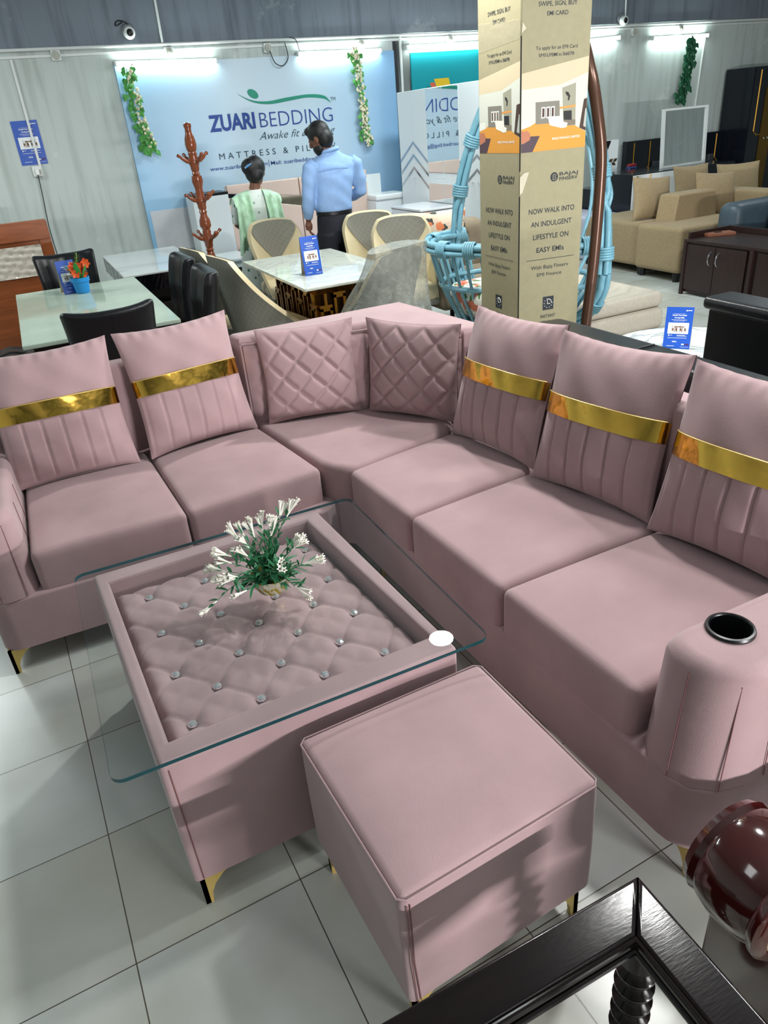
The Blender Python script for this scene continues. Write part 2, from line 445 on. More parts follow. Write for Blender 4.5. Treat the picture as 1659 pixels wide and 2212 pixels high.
# quilted inner panels of the corner back
def quilt_panel(a0, a1, b0, b1, za, zb, nrm, k=0.085):
    m = MB()
    A0, A1, B0, B1 = Vector((*a0, za)), Vector((*a1, za)), Vector((*b0, zb)), Vector((*b1, zb))
    L_ = (A1-A0).length; H_ = (B0-A0).length; nv = Vector(nrm).normalized()
    def fn(u, v):
        p = (A0*(1-u)+A1*u)*(1-v)+(B0*(1-u)+B1*u)*v
        s, t = u*L_/k, v*H_/k
        g = min(abs(((s+t)/2+.5) % 1-.5), abs(((s-t)/2+.5) % 1-.5))
        e = min(u, 1-u)*L_, min(v, 1-v)*H_
        return p+nv*(0.006+0.012*min(1, g*5)**0.6)*min(1, min(e)/0.02)
    m.grid(fn, 46, 46); m.build('quilted_panel', VELVET, sofa, angle=180)
quilt_panel((0.745, 3.147), (1.27, 2.978), (0.745, 3.152), (1.285, 2.98), 0.44, 0.815, (0.3, -1, 0.1))
quilt_panel((1.275, 2.972), (1.522, 2.585), (1.29, 2.975), (1.545, 2.605), 0.44, 0.815, (-0.85, -0.55, 0.1))
# piping along the quilted back's top edge
m_ = MB(); m_.tube([(0.74, 3.152, 0.822), (1.285, 2.975, 0.826), (1.54, 2.605, 0.826)], 0.005, 6); m_.build('piping', VELVET, sofa)
# armrests with rounded front, vertical channel seams
def armrest(outline, top, z0, z1, seams):
    m = MB(); m.prism(outline, z0, z1, 0.035, 4, top); o = m.build('armrest', VELVET, sofa)
    for a, b in seams:
        s = MB(); s.tube([(*a, z0+0.005), (*b, z1-0.03)], 0.0013, 5); s.build('seam', mat('pink_seam_thread', (126, 84, 86), 0.9), o)
    return o
ol = [(1.60, 0.925), (1.06, 0.920), (1.015, 0.905), (0.985, 0.865), (0.980, 0.81), (1.0, 0.752), (1.045, 0.715), (1.11, 0.700), (1.70, 0.712)]
tp = [(1.60, 0.922), (1.09, 0.918), (1.045, 0.905), (1.022, 0.868), (1.02, 0.82), (1.035, 0.768), (1.075, 0.730), (1.13, 0.716), (1.70, 0.722)]
armR = armrest(ol, tp, 0.298, 0.605, [((0.976, 0.80), (1.017, 0.815)), ((1.041, 0.713), (1.073, 0.729)), ((1.16, 0.697), (1.17, 0.712)), ((1.28, 0.699), (1.28, 0.712))])
ol = [(-0.275, 3.2), (-0.275, 2.50), (-0.285, 2.455), (-0.315, 2.43), (-0.37, 2.42), (-0.425, 2.435), (-0.455, 2.475), (-0.462, 2.54), (-0.462, 3.2)]
tp = [(-0.285, 3.2), (-0.285, 2.53), (-0.295, 2.485), (-0.322, 2.46), (-0.37, 2.452), (-0.42, 2.462), (-0.447, 2.50), (-0.455, 2.56), (-0.455, 3.2)]
armrest(ol, tp, 0.298, 0.600, [((-0.317, 2.427), (-0.324, 2.457)), ((-0.40, 2.425), (-0.40, 2.455)), ((-0.272, 2.62), (-0.283, 2.63)), ((-0.272, 2.80), (-0.283, 2.80))])
# the cup's hole
def bore(o, x, y, z0, z1, r):
    m = MB(); m.lathe([(r, z0), (r, z1)], (x, y, 0), 40); c = m.build('cutter', VELVET); c.location = sofa.location; bpy.context.view_layer.update()
    md = o.modifiers.new('bore', 'BOOLEAN'); md.operation = 'DIFFERENCE'; md.object = c; md.solver = 'EXACT'
    dg = bpy.context.evaluated_depsgraph_get(); me = bpy.data.meshes.new_from_object(o.evaluated_get(dg))
    o.modifiers.remove(md); o.data = me; bpy.data.objects.remove(c)
bpy.context.view_layer.update()
sofa_loc = sofa.location.copy()
bore(armR, 1.168, 0.85, 0.52, 0.70, 0.044)
# cup holder: moulded cup with a lip, sunk into the armrest
m_ = MB()
cz = 0.605
m_.lathe([(0.050, cz-0.004), (0.053, cz+0.003), (0.051, cz+0.008), (0.046, cz+0.009), (0.042, cz+0.004), (0.0415, cz-0.02), (0.039, cz-0.075), (0.001, cz-0.078)], (1.168, 0.85, 0), 36, cap=False)
m_.build('cup_holder', BLACKPL, armR)
# gold sabre legs
def sabre_leg(mb, x, y, ax, ay, h=0.10, L=0.085, t=0.012):
    """bracket leg at a corner: thin curved plates along two directions"""
    for dx, dy in ((ax, 0), (0, ay)):
        pts = [(0, 0), (0.018, 0), (0.022, 0.35*h), (0.034, 0.6*h), (0.058, 0.85*h), (L, h), (0, h)]
        nx, ny = (0, ay) if dx else (ax, 0)
        a = [mb.bm.verts.new((x+p[0]*dx, y+p[0]*dy, p[1])) for p in pts]
        b = [mb.bm.verts.new((x+p[0]*dx+nx*t, y+p[0]*dy+ny*t, p[1])) for p in pts]
        mb.bm.faces.new(a); mb.bm.faces.new(b[::-1])
        for i in range(len(pts)): mb.bm.faces.new((a[i], b[i], b[(i+1) % len(pts)], a[(i+1) % len(pts)]))
for x, y, ax, ay in ((-0.445, 2.435, 1, 1), (0.70, 2.44, -1, 1), (-0.445, 3.25, 1, -1), (1.015, 0.725, 1, 1), (0.95, 2.30, 1, -1), (1.70, 0.74, -1, 1), (1.58, 3.24, -1, -1)):
    m_ = MB(); sabre_leg(m_, x, y, ax, ay); m_.build('leg', BRASS, sofa, smooth=False)
settle(sofa)

# ---------------------------------------------------------------- cushions on the sofa
def pillow_xy(u, v, wd, ht, pinch=0.07):
    """outline of a pillow: sides bowed in, corners drawn out"""
    x = wd/2*u*(1-pinch*(1-v*v)*abs(u)**1.5); z = ht/2*v*(1-pinch*(1-u*u)*abs(v)**1.5)
    return x, z
def pillow_t(u, v, th):
    return th/2*max(0.0, (1-u**6)*(1-v**6))**0.5*max(0.0, (1-u*u*0.55)*(1-v*v*0.55))**0.9+0.003
def pillow_mesh(wd, ht, th, mode):
    m = MB(); N = 72 if mode else 30
    def side(sg):
        def fn(a, b):
            u, v = -1+2*a, -1+2*b
            x, z = pillow_xy(u, v, wd, ht); t = pillow_t(u, v, th)
            if sg < 0:
                edge = max(0.0, (1-u**8)*(1-v**8))
                if mode == 'channel' and v < -0.03:
                    g = abs((u*3.3+0.5) % 1-0.5)
                    t -= 0.010*edge*math.exp(-(g/0.05)**2)
                elif mode == 'quilt':
                    k = 0.40*1.45; s1 = abs(((u*1.0+v*0.93)/k+.5) % 1-.5); s2 = abs(((u*1.0-v*0.93)/k+.5) % 1-.5)
                    t += -0.013*edge*max(math.exp(-(s1/0.10)**2), math.exp(-(s2/0.10)**2))
                if mode == 'channel':
                    t += 0.004*edge*math.sin(9*u+4*v)*math.sin(5*v+1)
                    if v > 0.7: t -= 0.004*math.exp(-((1-v)/0.12)**2)*math.sin(30*u)
            return (x, (-t if sg < 0 else 0.30*t), z+ht/2)
        return fn
    m.grid(side(-1), N, N); m.grid(side(1), 24 if mode else N, 24 if mode else N)
    return m
def band_mesh(wd, ht, th, v0=-0.03, v1=0.215):
    m = MB()
    def fn(a, b):
        u = -1.0+2*a; v = lerp(v0, v1, b)
        x, z = pillow_xy(u, v, wd, ht); t = pillow_t(u, v, th)
        w_ = 0.0016*math.sin(13*u+7*v)*(1-u**4)
        return (x*1.006, -t-0.005-w_, z+ht/2)
    m.grid(fn, 48, 8)
    return m
def seam_bead(wd, ht, th, v):
    m = MB(); pts = []
    for i in range(61):
        u = -0.98+1.96*i/60; x, z = pillow_xy(u, v, wd, ht)
        pts.append((x, -pillow_t(u, v, th)-0.006, z+ht/2))
    m.tube(pts, 0.0022, 5); return m
PW, PH, PT = 0.50, 0.535, 0.17
def band_pillow(label):
    t = thing('throw_pillow', label, 'pillow', group='pink pillows with a gold band')
    pillow_mesh(PW, PH, PT, 'channel').build('pillow_body', VELVET, t, angle=180)
    b = band_mesh(PW, PH, PT).build('gold_band', GOLD, t, angle=180)
    seam_bead(PW, PH, PT, 0.222).build('zip_teeth', BRASS, b)
    return t
def place(t, bl, br, lean, z=0.456, sink=0.045, roll=0.0):
    """bl, br: where the pillow's front foot meets the seat, as seen from its front"""
    a, b = Vector((*bl, 0)), Vector((*br, 0)); d = (b-a).normalized(); nrm = Vector((-d.y, d.x, 0))
    c = (a+b)/2+nrm*sink
    t.location = (c.x, c.y, z); t.rotation_euler = (R(-lean), R(roll), math.atan2(d.y, d.x)); t.rotation_mode = 'XYZ'
    return t
p1 = band_pillow('gold-banded pink pillow at the left end of the sofa, beside the left armrest')
place(p1, (-0.308, 2.945), (0.196, 2.952), 18)
def dup(lbl):
    return copy_thing(p1, lbl, (0, 0, 0), group='pink pillows with a gold band')
place(dup('gold-banded pink pillow just left of the quilted corner pillows'), (0.243, 2.952), (0.741, 3.03), 17)
place(dup('gold-banded pink pillow just right of the quilted corner pillows, before the carton'), (1.372, 2.475), (1.435, 2.00), 17)
place(dup('gold-banded pink pillow in the middle of the sofa’s right-hand row of three'), (1.40, 1.93), (1.495, 1.475), 16)
place(dup('gold-banded pink pillow nearest the armrest with the cup holder'), (1.475, 1.43), (1.545, 0.97), 16)
def quilt_pillow(label, wd, ht):
    t = thing('quilted_pillow', label, 'pillow', group='diamond-quilted pink pillows in the sofa corner')
    pillow_mesh(wd, ht, 0.13, 'quilt').build('pillow_body', VELVET, t, angle=180)
    return t
q1 = quilt_pillow('diamond-quilted pink pillow on the left of the sofa corner', 0.44, 0.43)
place(q1, (0.785, 3.035), (1.20, 2.94), 5, 0.456, 0.04)
q2 = quilt_pillow('diamond-quilted pink pillow on the right of the sofa corner', 0.47, 0.43)
place(q2, (1.215, 2.915), (1.455, 2.545), 5, 0.456, 0.04)
# ---------------------------------------------------------------- coffee table: upholstered box, tufted well, glass top
ct = wthing('coffee_table', 'square pink velvet coffee table with a tufted crystal-button well under a clear glass top', 'coffee table', (0.31, 1.66, 0))
BX0, BX1, BY0, BY1 = -0.052, 0.675, 1.218, 2.105
def ring_prism(mb, o, i, z0, z1, zi, bev=0.012):
    """frame with outer rectangle o, inner rectangle i; inner well floor at zi"""
    n = 4
    ob = [mb.bm.verts.new((*p, z0)) for p in o]; ot = [mb.bm.verts.new((*p, z1)) for p in o]
    it = [mb.bm.verts.new((*p, z1)) for p in i]; ib = [mb.bm.verts.new((*p, zi)) for p in i]
    top = []
    for k in range(n):
        l = (k+1) % n
        mb.bm.faces.new((ob[k], ob[l], ot[l], ot[k])); mb.bm.faces.new((ot[k], ot[l], it[l], it[k])); mb.bm.faces.new((it[k], it[l], ib[l], ib[k]))
    mb.bm.faces.new(ob[::-1]); mb.bm.faces.new(ib)
    mb.bm.normal_update()
    es = [e for e in mb.bm.edges if (e.verts[0] in ot+it and e.verts[1] in ot+it and not (e.verts[0] in ot) ^ (e.verts[1] in ot))]
    es += [e for e in mb.bm.edges if (e.verts[0] in ob and e.verts[1] in ot) or (e.verts[1] in ob and e.verts[0] in ot)]
    bmesh.ops.bevel(mb.bm, geom=es, offset=bev, segments=3, profile=0.5, affect='EDGES', clamp_overlap=True)
m_ = MB()
outer = [(-0.045, BY0), (0.695, BY0+0.012), (0.655, BY1+0.015), (-0.088, BY1)]
inner = [(-0.012, 1.288), (0.660, 1.308), (0.600, 2.062), (-0.048, 2.040)]
ring_prism(m_, outer, inner, 0.10, 0.487, 0.36)
box_ = m_.build('table_box', VELVET, ct, angle=50)
for xx in (0.012,):   # corner stitch line on the front face
    s = MB(); s.tube([(outer[0][0]+0.022, BY0-0.0015, 0.105), (outer[0][0]+0.018, BY0-0.0015, 0.47)], 0.0014, 5); s.build('seam', mat('pink_seam_thread', (126, 84, 86), 0.9), box_)
BT = [(x, y) for i, x in enumerate((0.05, 0.135, 0.22, 0.305, 0.387, 0.47, 0.556)) for y in ((1.37, 1.57, 1.77, 1.97) if i % 2 == 0 else (1.47, 1.67, 1.87))]
m_ = MB()
def tuft(u, v):
    x0 = lerp(inner[0][0], inner[3][0], v); x1 = lerp(inner[1][0], inner[2][0], v)
    x = lerp(x0, x1, u); y = lerp(lerp(inner[0][1], inner[3][1], v), lerp(inner[1][1], inner[2][1], v), u)
    a = (x-0.05)/0.169; b = (y-1.37)/0.2
    s1, s2 = abs((a+b) % 1), abs((a-b) % 1)
    s1, s2 = min(s1, 1-s1), min(s2, 1-s2)
    d = min(math.hypot(x-p[0], y-p[1]) for p in BT)
    z = 0.440-0.016*math.exp(-(d/0.022)**2)-0.005*max(math.exp(-(s1/0.035)**2), math.exp(-(s2/0.035)**2))+0.004*math.sin(math.pi*min(1, s1*2))*math.sin(math.pi*min(1, s2*2))
    e = min(min(u, 1-u)*0.64, min(v, 1-v)*0.75)
    return (x, y, z-0.035*math.exp(-(e/0.012)**1.3))
m_.grid(tuft, 110, 120)
pan = m_.build('tufted_panel', VELVET, ct, angle=180)
for i, (x, y) in enumerate(BT):
    m_ = MB()
    m_.lathe([(0.002, 0.423), (0.009, 0.427), (0.0125, 0.432), (0.010, 0.437), (0.0045, 0.4395)], (x, y, 0.0), 8)
    m_.build('crystal_button', CRYSTAL, pan, smooth=False)
# glass sheet with rounded corners
m_ = MB()
gx0, gx1, gy0, gy1, rr = -0.140, 0.780, 1.213, 2.115, 0.03
gp = arc(gx0+rr, gy0+rr, rr, 180, 270)+arc(gx1-rr, gy0+rr, rr, 270, 360)+arc(gx1-rr, gy1-rr, rr, 0, 90)+arc(gx0+rr, gy1-rr, rr, 90, 180)
m_.prism(gp, 0.4885, 0.4985)
for f in m_.bm.faces: f.material_index = 0 if abs(f.normal.z) > 0.9 else 1
m_.build('glass_top', (GLASS, GLASSEDGE), ct, smooth=False)
for x, y, ax, ay in ((-0.035, 1.226, 1, 1), (0.68, 1.235, -1, 1), (-0.075, 2.095, 1, -1), (0.65, 2.10, -1, -1)):
    m_ = MB(); sabre_leg(m_, x, y, ax, ay, 0.102); m_.build('leg', BRASS, ct, smooth=False)
settle(ct)

# ---------------------------------------------------------------- ottoman
ott = wthing('ottoman', 'square pink velvet ottoman with gold legs in front of the glass-topped coffee table', 'ottoman', (0.5, 0.98, 0))
OQ = [(0.279, 0.735), (0.754, 0.770), (0.738, 1.205), (0.252, 1.190)]
m_ = MB()
def body(u, P):
    s, t = (u.x+1)/2, (u.y+1)/2
    q = [Vector((*p, 0)) for p in OQ]
    p = q[0]*(1-s)*(1-t)+q[1]*s*(1-t)+q[2]*s*t+q[3]*(1-s)*t
    z = 0.270+P.z
    if u.z > 0.9: z += 0.016*(1-u.x**4)*(1-u.y**4)
    if abs(u.y) > 0.9 or abs(u.x) > 0.9:
        k = 1+0.006*math.cos(9*P.z); c = Vector((0.505, 0.975, 0)); p = c+(p-c)*k
    return (p.x, p.y, z)
m_.soft((0.48, 0.45, 0.34), 0.018, 12, body)
ob_ = m_.build('upholstered_body', VELVET, ott, angle=60)
m_ = MB()
pp = [(p[0], p[1], 0.435) for p in OQ]
c_ = Vector((0.505, 0.975, 0.4285))
pp2 = []
for i in range(4):
    a, b = Vector(pp[i]), Vector(pp[(i+1) % 4])
    for t in (0.03, 0.25, 0.5, 0.75, 0.97): pp2.append(a.lerp(b, t))
m_.tube(pp2, 0.0022, 6, closed=True)
m_.build('piping', VELVET, ob_)
for dx, dy in ((0.016, -0.0005), (0.024, 0.0)):
    m_ = MB(); m_.tube([(OQ[0][0]+dx, OQ[0][1]+dy-0.001, 0.112), (OQ[0][0]+dx*0.7, OQ[0][1]+dy-0.003, 0.25), (OQ[0][0]+dx*0.8, OQ[0][1]+dy-0.001, 0.424)], 0.0011, 5)
    m_.build('seam', mat('pink_seam_thread', (126, 84, 86), 0.9), ob_)
for x, y, ax, ay in ((0.294, 0.755, 1, 1), (0.734, 0.785, -1, 1), (0.268, 1.17, 1, -1), (0.72, 1.188, -1, -1)):
    m_ = MB(); sabre_leg(m_, x, y, ax, ay, 0.11); m_.build('leg', BRASS, ott, smooth=False)
settle(ott)

# ---------------------------------------------------------------- pot of white trumpet flowers on the glass
fv = wthing('flower_pot', 'gold bowl of white trumpet flowers wrapped in clear film on the glass coffee table', 'potted flowers', (0.372, 1.715, 0.4985))
FX, FY, FZ = 0.372, 1.715, 0.4985
m_ = MB()
m_.lathe([(0.034, FZ), (0.042, FZ+0.004), (0.054, FZ+0.028), (0.058, FZ+0.052), (0.055, FZ+0.052), (0.050, FZ+0.030), (0.02, FZ+0.012)], (FX, FY, 0), 28)
m_.build('bowl', mat('olive_gold_glaze', (150, 132, 40), 0.25, 0.4), fv)
m_ = MB()
rng = random.Random(3)
def film(u, v):
    a = 2*math.pi*u; r = lerp(0.038, 0.063, v**0.7)+0.0022*math.sin(17*a+9*v)*math.sin(5*a)
    return (FX+r*math.cos(a), FY+r*math.sin(a), FZ+0.001+0.054*v+0.002*math.sin(9*a)*v)
m_.grid(film, 60, 10, cu=True)
m_.build('plastic_wrap', mat('clear_film', (240, 244, 245), 0.08, alpha=0.28, spec=0.9), fv, angle=20)
m_ = MB(); m_.lathe([(0.001, FZ+0.044), (0.052, FZ+0.042)], (FX, FY, 0), 20, cap=False); m_.build('moss', mat('moss_green', (58, 62, 22), 0.9, var=0.3, vscale=90), fv)
LEAF = mat('leaf_green', (44, 112, 72), 0.5, var=0.25, vscale=30)
PETAL = mat('white_petal', (236, 234, 222), 0.55)
camright = Vector((0.92, -0.39, 0)); 
def flower_dir(ax, up, tow):
    """direction in terms of photo right, up and towards the viewer"""
    return (Vector((0.918, -0.395, 0))*ax+Vector((0, 0, 1))*up+Vector((-0.395, -0.918, 0))*tow).normalized()
# clusters: (right, up, toward, stem length, n trumpets)
CL = [(0.42, 1.0, -0.4, 0.185, 5), (-0.55, 0.9, -0.15, 0.135, 5), (-0.25, 1.0, -0.2, 0.130, 5), (-0.05, 1.0, -0.25, 0.135, 5), (0.12, 1.0, -0.1, 0.14, 4),
      (-0.85, 0.62, 0.0, 0.125, 5), (-0.95, 0.30, 0.2, 0.125, 6), (-0.75, 0.25, 0.5, 0.11, 5), (0.62, 0.72, 0.1, 0.115, 5), (0.95, 0.35, 0.2, 0.11, 5),
      (0.85, 0.02, 0.75, 0.11, 4), (-0.95, 0.02, 0.75, 0.20, 4), (0.35, 0.5, 0.7, 0.09, 2), (-0.5, 0.1, 0.9, 0.10, 2), (0.3, 0.6, 0.5, 0.09, 2), (-0.35, 0.75, 0.3, 0.11, 3)]
def perp(d):
    a = d.cross(Vector((0, 0, 1)))
    if a.length < 1e-3: a = Vector((1, 0, 0))
    a.normalize(); return a, d.cross(a)
def leaf(mb, p, d, L, wd, droop=0.3):
    a, b = perp(d); n = 4; prev = None
    for i in range(n+1):
        t = i/n; c = p+d*L*t-Vector((0, 0, 1))*droop*L*t*t; ww = wd*math.sin(math.pi*min(1, 0.12+0.88*t))**0.8*(1 if t < 1 else 0.05)
        cur = (mb.bm.verts.new(c-a*ww), mb.bm.verts.new(c+b*ww*0.25), mb.bm.verts.new(c+a*ww))
        if prev:
            mb.bm.faces.new((prev[0], prev[1], cur[1], cur[0])); mb.bm.faces.new((prev[1], prev[2], cur[2], cur[1]))
        prev = cur
def trumpet(mb, p, d, L):
    a, b = perp(d)
    prof = [(0.0018, 0), (0.0024, 0.45), (0.0040, 0.75), (0.0056, 0.88)]
    rings = [[mb.bm.verts.new(p+d*L*t+(a*math.cos(2*math.pi*j/6)+b*math.sin(2*math.pi*j/6))*r) for j in range(6)] for r, t in prof]
    for A, B in zip(rings, rings[1:]):
        for j in range(6): mb.bm.faces.new((A[j], A[(j+1) % 6], B[(j+1) % 6], B[j]))
    for j in range(5):     # five flared petal lobes
        an = 2*math.pi*j/5; e = a*math.cos(an)+b*math.sin(an); s = -a*math.sin(an)+b*math.cos(an)
        q = p+d*L*0.87
        mb.bm.faces.new([mb.bm.verts.new(v) for v in (q+e*0.0032-s*0.0022, q+e*0.0032+s*0.0022, q+e*0.0075+s*0.0020+d*L*0.1, q+e*0.0095+d*L*0.085, q+e*0.0075-s*0.0020+d*L*0.1)])
CL += [(a_+rng.uniform(-.25, .25), u_+rng.uniform(-.15, .2), t_+rng.uniform(-.3, .3), L_*rng.uniform(.78, .98), 3) for a_, u_, t_, L_, n_ in CL[:10]]
for ax, up, tow, L, n in CL:
    d = flower_dir(ax, up, tow)
    st = Vector((FX, FY, FZ+0.036))+Vector((d.x, d.y, 0))*0.02
    mid = st+Vector((d.x*0.5, d.y*0.5, max(d.z, 0.3)))*L*0.7; tip = st+d*L*0.92+Vector((0, 0, 0.02))
    if up < 0.1: mid = st+Vector((d.x, d.y, 0.42))*L*0.4; tip = st+Vector((d.x, d.y, 0.05))*L*0.8
    path = catmull([st, mid, tip], 5)
    sp = MB(); sp.tube(path, 0.0011, 5)
    for k in range(12):
        q = path[min(len(path)-1, 2+k % (len(path)-2))]; dd = (d*0.7+Vector((rng.uniform(-1, 1), rng.uniform(-1, 1), rng.uniform(-.2, .9)))).normalized()
        leaf(sp, q, dd, rng.uniform(0.026, 0.055), rng.uniform(0.003, 0.006), rng.uniform(0, .6))
    sprig = sp.build('stem', LEAF, fv, angle=180)
    hd = (path[-1]-path[-4]).normalized()
    fm = MB()
    for k in range(n):
        dd = (hd+d*0.5+Vector((rng.uniform(-.42, .42), rng.uniform(-.42, .42), rng.uniform(-.3, .4)))).normalized()
        trumpet(fm, path[-1]-hd*0.006*k*0.5, dd, rng.uniform(0.044, 0.058))
    fm.build('blossom', PETAL, sprig, angle=30)
for k in range(52):
    d = flower_dir(rng.uniform(-1, 1), rng.uniform(0.25, 1), rng.uniform(-0.6, 0.9))
    if k % 13 == 0: lf = MB()
    leaf(lf, Vector((FX, FY, FZ+0.045))+d*rng.uniform(0.0, 0.07), d, rng.uniform(0.035, 0.07), rng.uniform(0.0035, 0.0075), rng.uniform(0.1, 0.6))
    if k % 13 == 12: lf.build('leaf_tuft', LEAF, fv, angle=180)
settle(fv)

# ---------------------------------------------------------------- dark wooden table frame, lower right
wf = wthing('wooden_table_frame', 'dark polished wooden table frame with a turned post, no top fitted, at the lower right', 'table', (0.34, 0.32, 0))
WZ = 0.425
def rail(mb, a, b, half, z0, z1): pass
m_ = MB()
m_.prism([(-0.10, 0.505), (0.605, 0.505), (0.685, 0.587), (-0.10, 0.587)], WZ-0.05, WZ, 0.008, 3)
m_.build('rail', DARKWOOD, wf)
m_ = MB()
m_.prism([(0.605, 0.505), (0.605, -0.10), (0.685, -0.10), (0.685, 0.587)], WZ-0.05, WZ, 0.008, 3)
m_.build('rail', DARKWOOD, wf)
# stepped inner moulding
m_ = MB()
for dz, off, r_ in ((-0.004, 0.004, 0.006), (-0.018, 0.012, 0.007)):
    m_.tube([(-0.10, 0.505-off, WZ+dz), (0.605-off, 0.505-off, WZ+dz), (0.605-off, -0.10, WZ+dz)], r_, 8)
m_.build('moulding', DARKWOOD, wf)
def turned_post(x, y, z1):
    m = MB()
    pr = [(0.030, 0), (0.034, 0.01), (0.034, 0.03), (0.024, 0.04)]
    z = 0.05
    for k in range(5):
        pr += [(0.026, z), (0.036, z+0.014), (0.037, z+0.022), (0.026, z+0.036)]; z += 0.046
    pr += [(0.026, 0.285), (0.038, 0.295), (0.038, z1)]
    m.lathe(pr, (x, y, 0), 24); return m
for x, y in ((0.648, 0.530), (0.648, -0.06), (-0.06, 0.530)):
    turned_post(x, y, WZ-0.03).build('turned_leg', DARKWOOD, wf)
settle(wf)

# ---------------------------------------------------------------- carved wooden chair with a scroll arm, right edge
wc = wthing('wooden_armchair', 'glossy mahogany armchair with a fat rounded scroll arm beside the dark table frame', 'armchair', (1.05, 0.25, 0))
m_ = MB()
M = Matrix.Rotation(R(90), 4, 'X')
# barrel of the scroll along y, its ringed end towards the viewer
prof = [(0.02, -0.130), (0.07, -0.126), (0.098, -0.115), (0.106, -0.100), (0.102, -0.088), (0.108, -0.078), (0.114, -0.05), (0.113, -0.02), (0.108, 0.01), (0.102, 0.025), (0.108, 0.033), (0.110, 0.044), (0.102, 0.054), (0.088, 0.058), (0.082, 0.050)]
m_.lathe(prof, (0.885, 0.462, 0.40), 40, M)
m_.build('scroll_arm', REDWOOD, wc)
m_ = MB(); m_.lathe([(0.082, 0.050), (0.078, 0.055), (0.001, 0.062)], (0.885, 0.462, 0.40), 40, M, cap=False); m_.build('cream_end_pad', mat('cream_upholstery', (206, 188, 160), 0.8), wc)
m_ = MB(); m_.b2(0.83, 0.90, 0.37, 0.54, 0.0, 0.32, 0.012); m_.build('leg', REDWOOD, wc)
m_ = MB(); m_.b2(0.86, 1.5, 0.32, 0.56, 0.20, 0.28, 0.012); m_.build('seat_rail', REDWOOD, wc)
m_ = MB(); m_.soft((0.6, 0.6, 0.1), 0.03, 6, lambda u, P: (P.x+1.28, P.y+0.02, P.z+0.33)); m_.build('seat_cushion', mat('cream_upholstery', (206, 188, 160), 0.8), wc)
m_ = MB(); m_.b2(1.5, 1.57, 0.37, 0.54, 0.0, 0.32, 0.012); m_.build('leg', REDWOOD, wc)
settle(wc)
# ---------------------------------------------------------------- things on the back wall
WHITEPL = mat('white_plastic', (214, 218, 216), 0.4)
TUBEM = mat('tube_glow', (236, 255, 250), 0.5, emit=TUBE_EMIT)
def board_material():
    m = bpy.data.materials.new('printed_sky_blue'); m.use_nodes = True
    nt = m.node_tree; b = nt.nodes['Principled BSDF']; L = nt.links.new
    tc = nt.nodes.new('ShaderNodeTexCoord'); sp = nt.nodes.new('ShaderNodeSeparateXYZ'); L(tc.outputs['Generated'], sp.inputs[0])
    r = nt.nodes.new('ShaderNodeValToRGB'); e = r.color_ramp.elements
    e[0].position = 0.0; e[0].color = (*lin((140, 190, 226)), 1); e[1].position = 1.0; e[1].color = (*lin((134, 178, 218)), 1)
    k = e.new(0.40); k.color = (*lin((196, 214, 226)), 1); k = e.new(0.66); k.color = (*lin((190, 210, 224)), 1)
    L(sp.outputs['X'], r.inputs[0]); L(r.outputs[0], b.inputs['Base Color']); b.inputs['Roughness'].default_value = 0.35
    return m
bd = wthing('sign_board', 'large pale blue ZUARI BEDDING sign board on the back wall behind the bed', 'sign', (2.75, YW-0.03, 0.56))
BY_ = YW-0.034
m_ = MB(); m_.b2(1.236, 4.252, YW-0.03, YW, 0.56, 2.305); pnl = m_.build('board_panel', board_material(), bd, smooth=False)
def W(x, z, dy=0.0): return Matrix.Translation((x, BY_-dy, z)) @ FRONT
NAVY = mat('print_navy', (28, 66, 142), 0.5); TEALP = mat('print_green', (20, 136, 112), 0.5); DGREY = mat('print_dark_green_grey', (44, 72, 84), 0.5)
SB = 0.0   # the board print keeps level base lines
def sign_text(s, x, z, w_, cap, m, **k):
    mb = MB(); text(mb, s, W(x, z), w_, cap, **k); return mb.build('lettering', m, bd, smooth=False)
sign_text('ZUARI', 2.055, 1.672, 0.50, 0.150, NAVY, bold=0.035)
sign_text('BEDDING', 2.605, 1.668, 0.842, 0.150, NAVY, bold=-0.012)
sign_text('Awake fit & young', 2.575, 1.552, 0.885, 0.078, DGREY, shear=0.42, bold=-0.006)
sign_text('MATTRESS & PILLOW', 2.106, 1.402, 1.34, 0.062, DGREY, space=1.6)
sign_text('www.zuaribedding.com', 1.985, 1.303, 0.64, 0.040, NAVY, bold=0.004)
sign_text('Mail: zuaribedding@gmail.com', 2.665, 1.301, 0.86, 0.040, NAVY, bold=0.004)
sign_text('TM', 3.437, 1.868, 0.062, 0.036, DGREY)
m_ = MB(); m_.b2(2.640, 2.644, BY_-0.001, BY_+0.004, 1.285, 1.355); m_.build('divider_line', NAVY, bd, smooth=False)
m_ = MB()
top = catmull([(2.395, 0, 2.000), (2.55, 0, 1.928), (2.72, 0, 1.908), (2.95, 0, 1.930), (3.19, 0, 1.944), (3.37, 0, 1.920), (3.445, 0, 1.846)], 8)
bot = catmull([(2.395, 0, 2.000), (2.55, 0, 1.912), (2.74, 0, 1.880), (2.98, 0, 1.899), (3.17, 0, 1.914), (3.36, 0, 1.893), (3.445, 0, 1.846)], 8)
for i in range(len(top)-1):
    try: m_.poly([(p.x, BY_, p.z) for p in (bot[i], bot[i+1], top[i+1], top[i])])
    except ValueError: pass
m_.build('swoosh', TEALP, bd, smooth=False)
m_ = MB(); m_.poly([(2.572+0.057*math.cos(R(a))-0.006*math.sin(R(a)), BY_, 1.984+0.043*math.sin(R(a))-0.014*math.cos(R(a))) for a in range(0, 360, 15)]); m_.build('swoosh_dot', TEALP, bd, smooth=False)
m_ = MB(); m_.b2(1.275, 2.2, YW-0.032, YW-0.02, 0.57, 0.985); m_.build('printed_mattress_picture', mat('print_pale_mattress', (204, 206, 212), 0.5, var=0.06, vscale=6), bd, smooth=False)
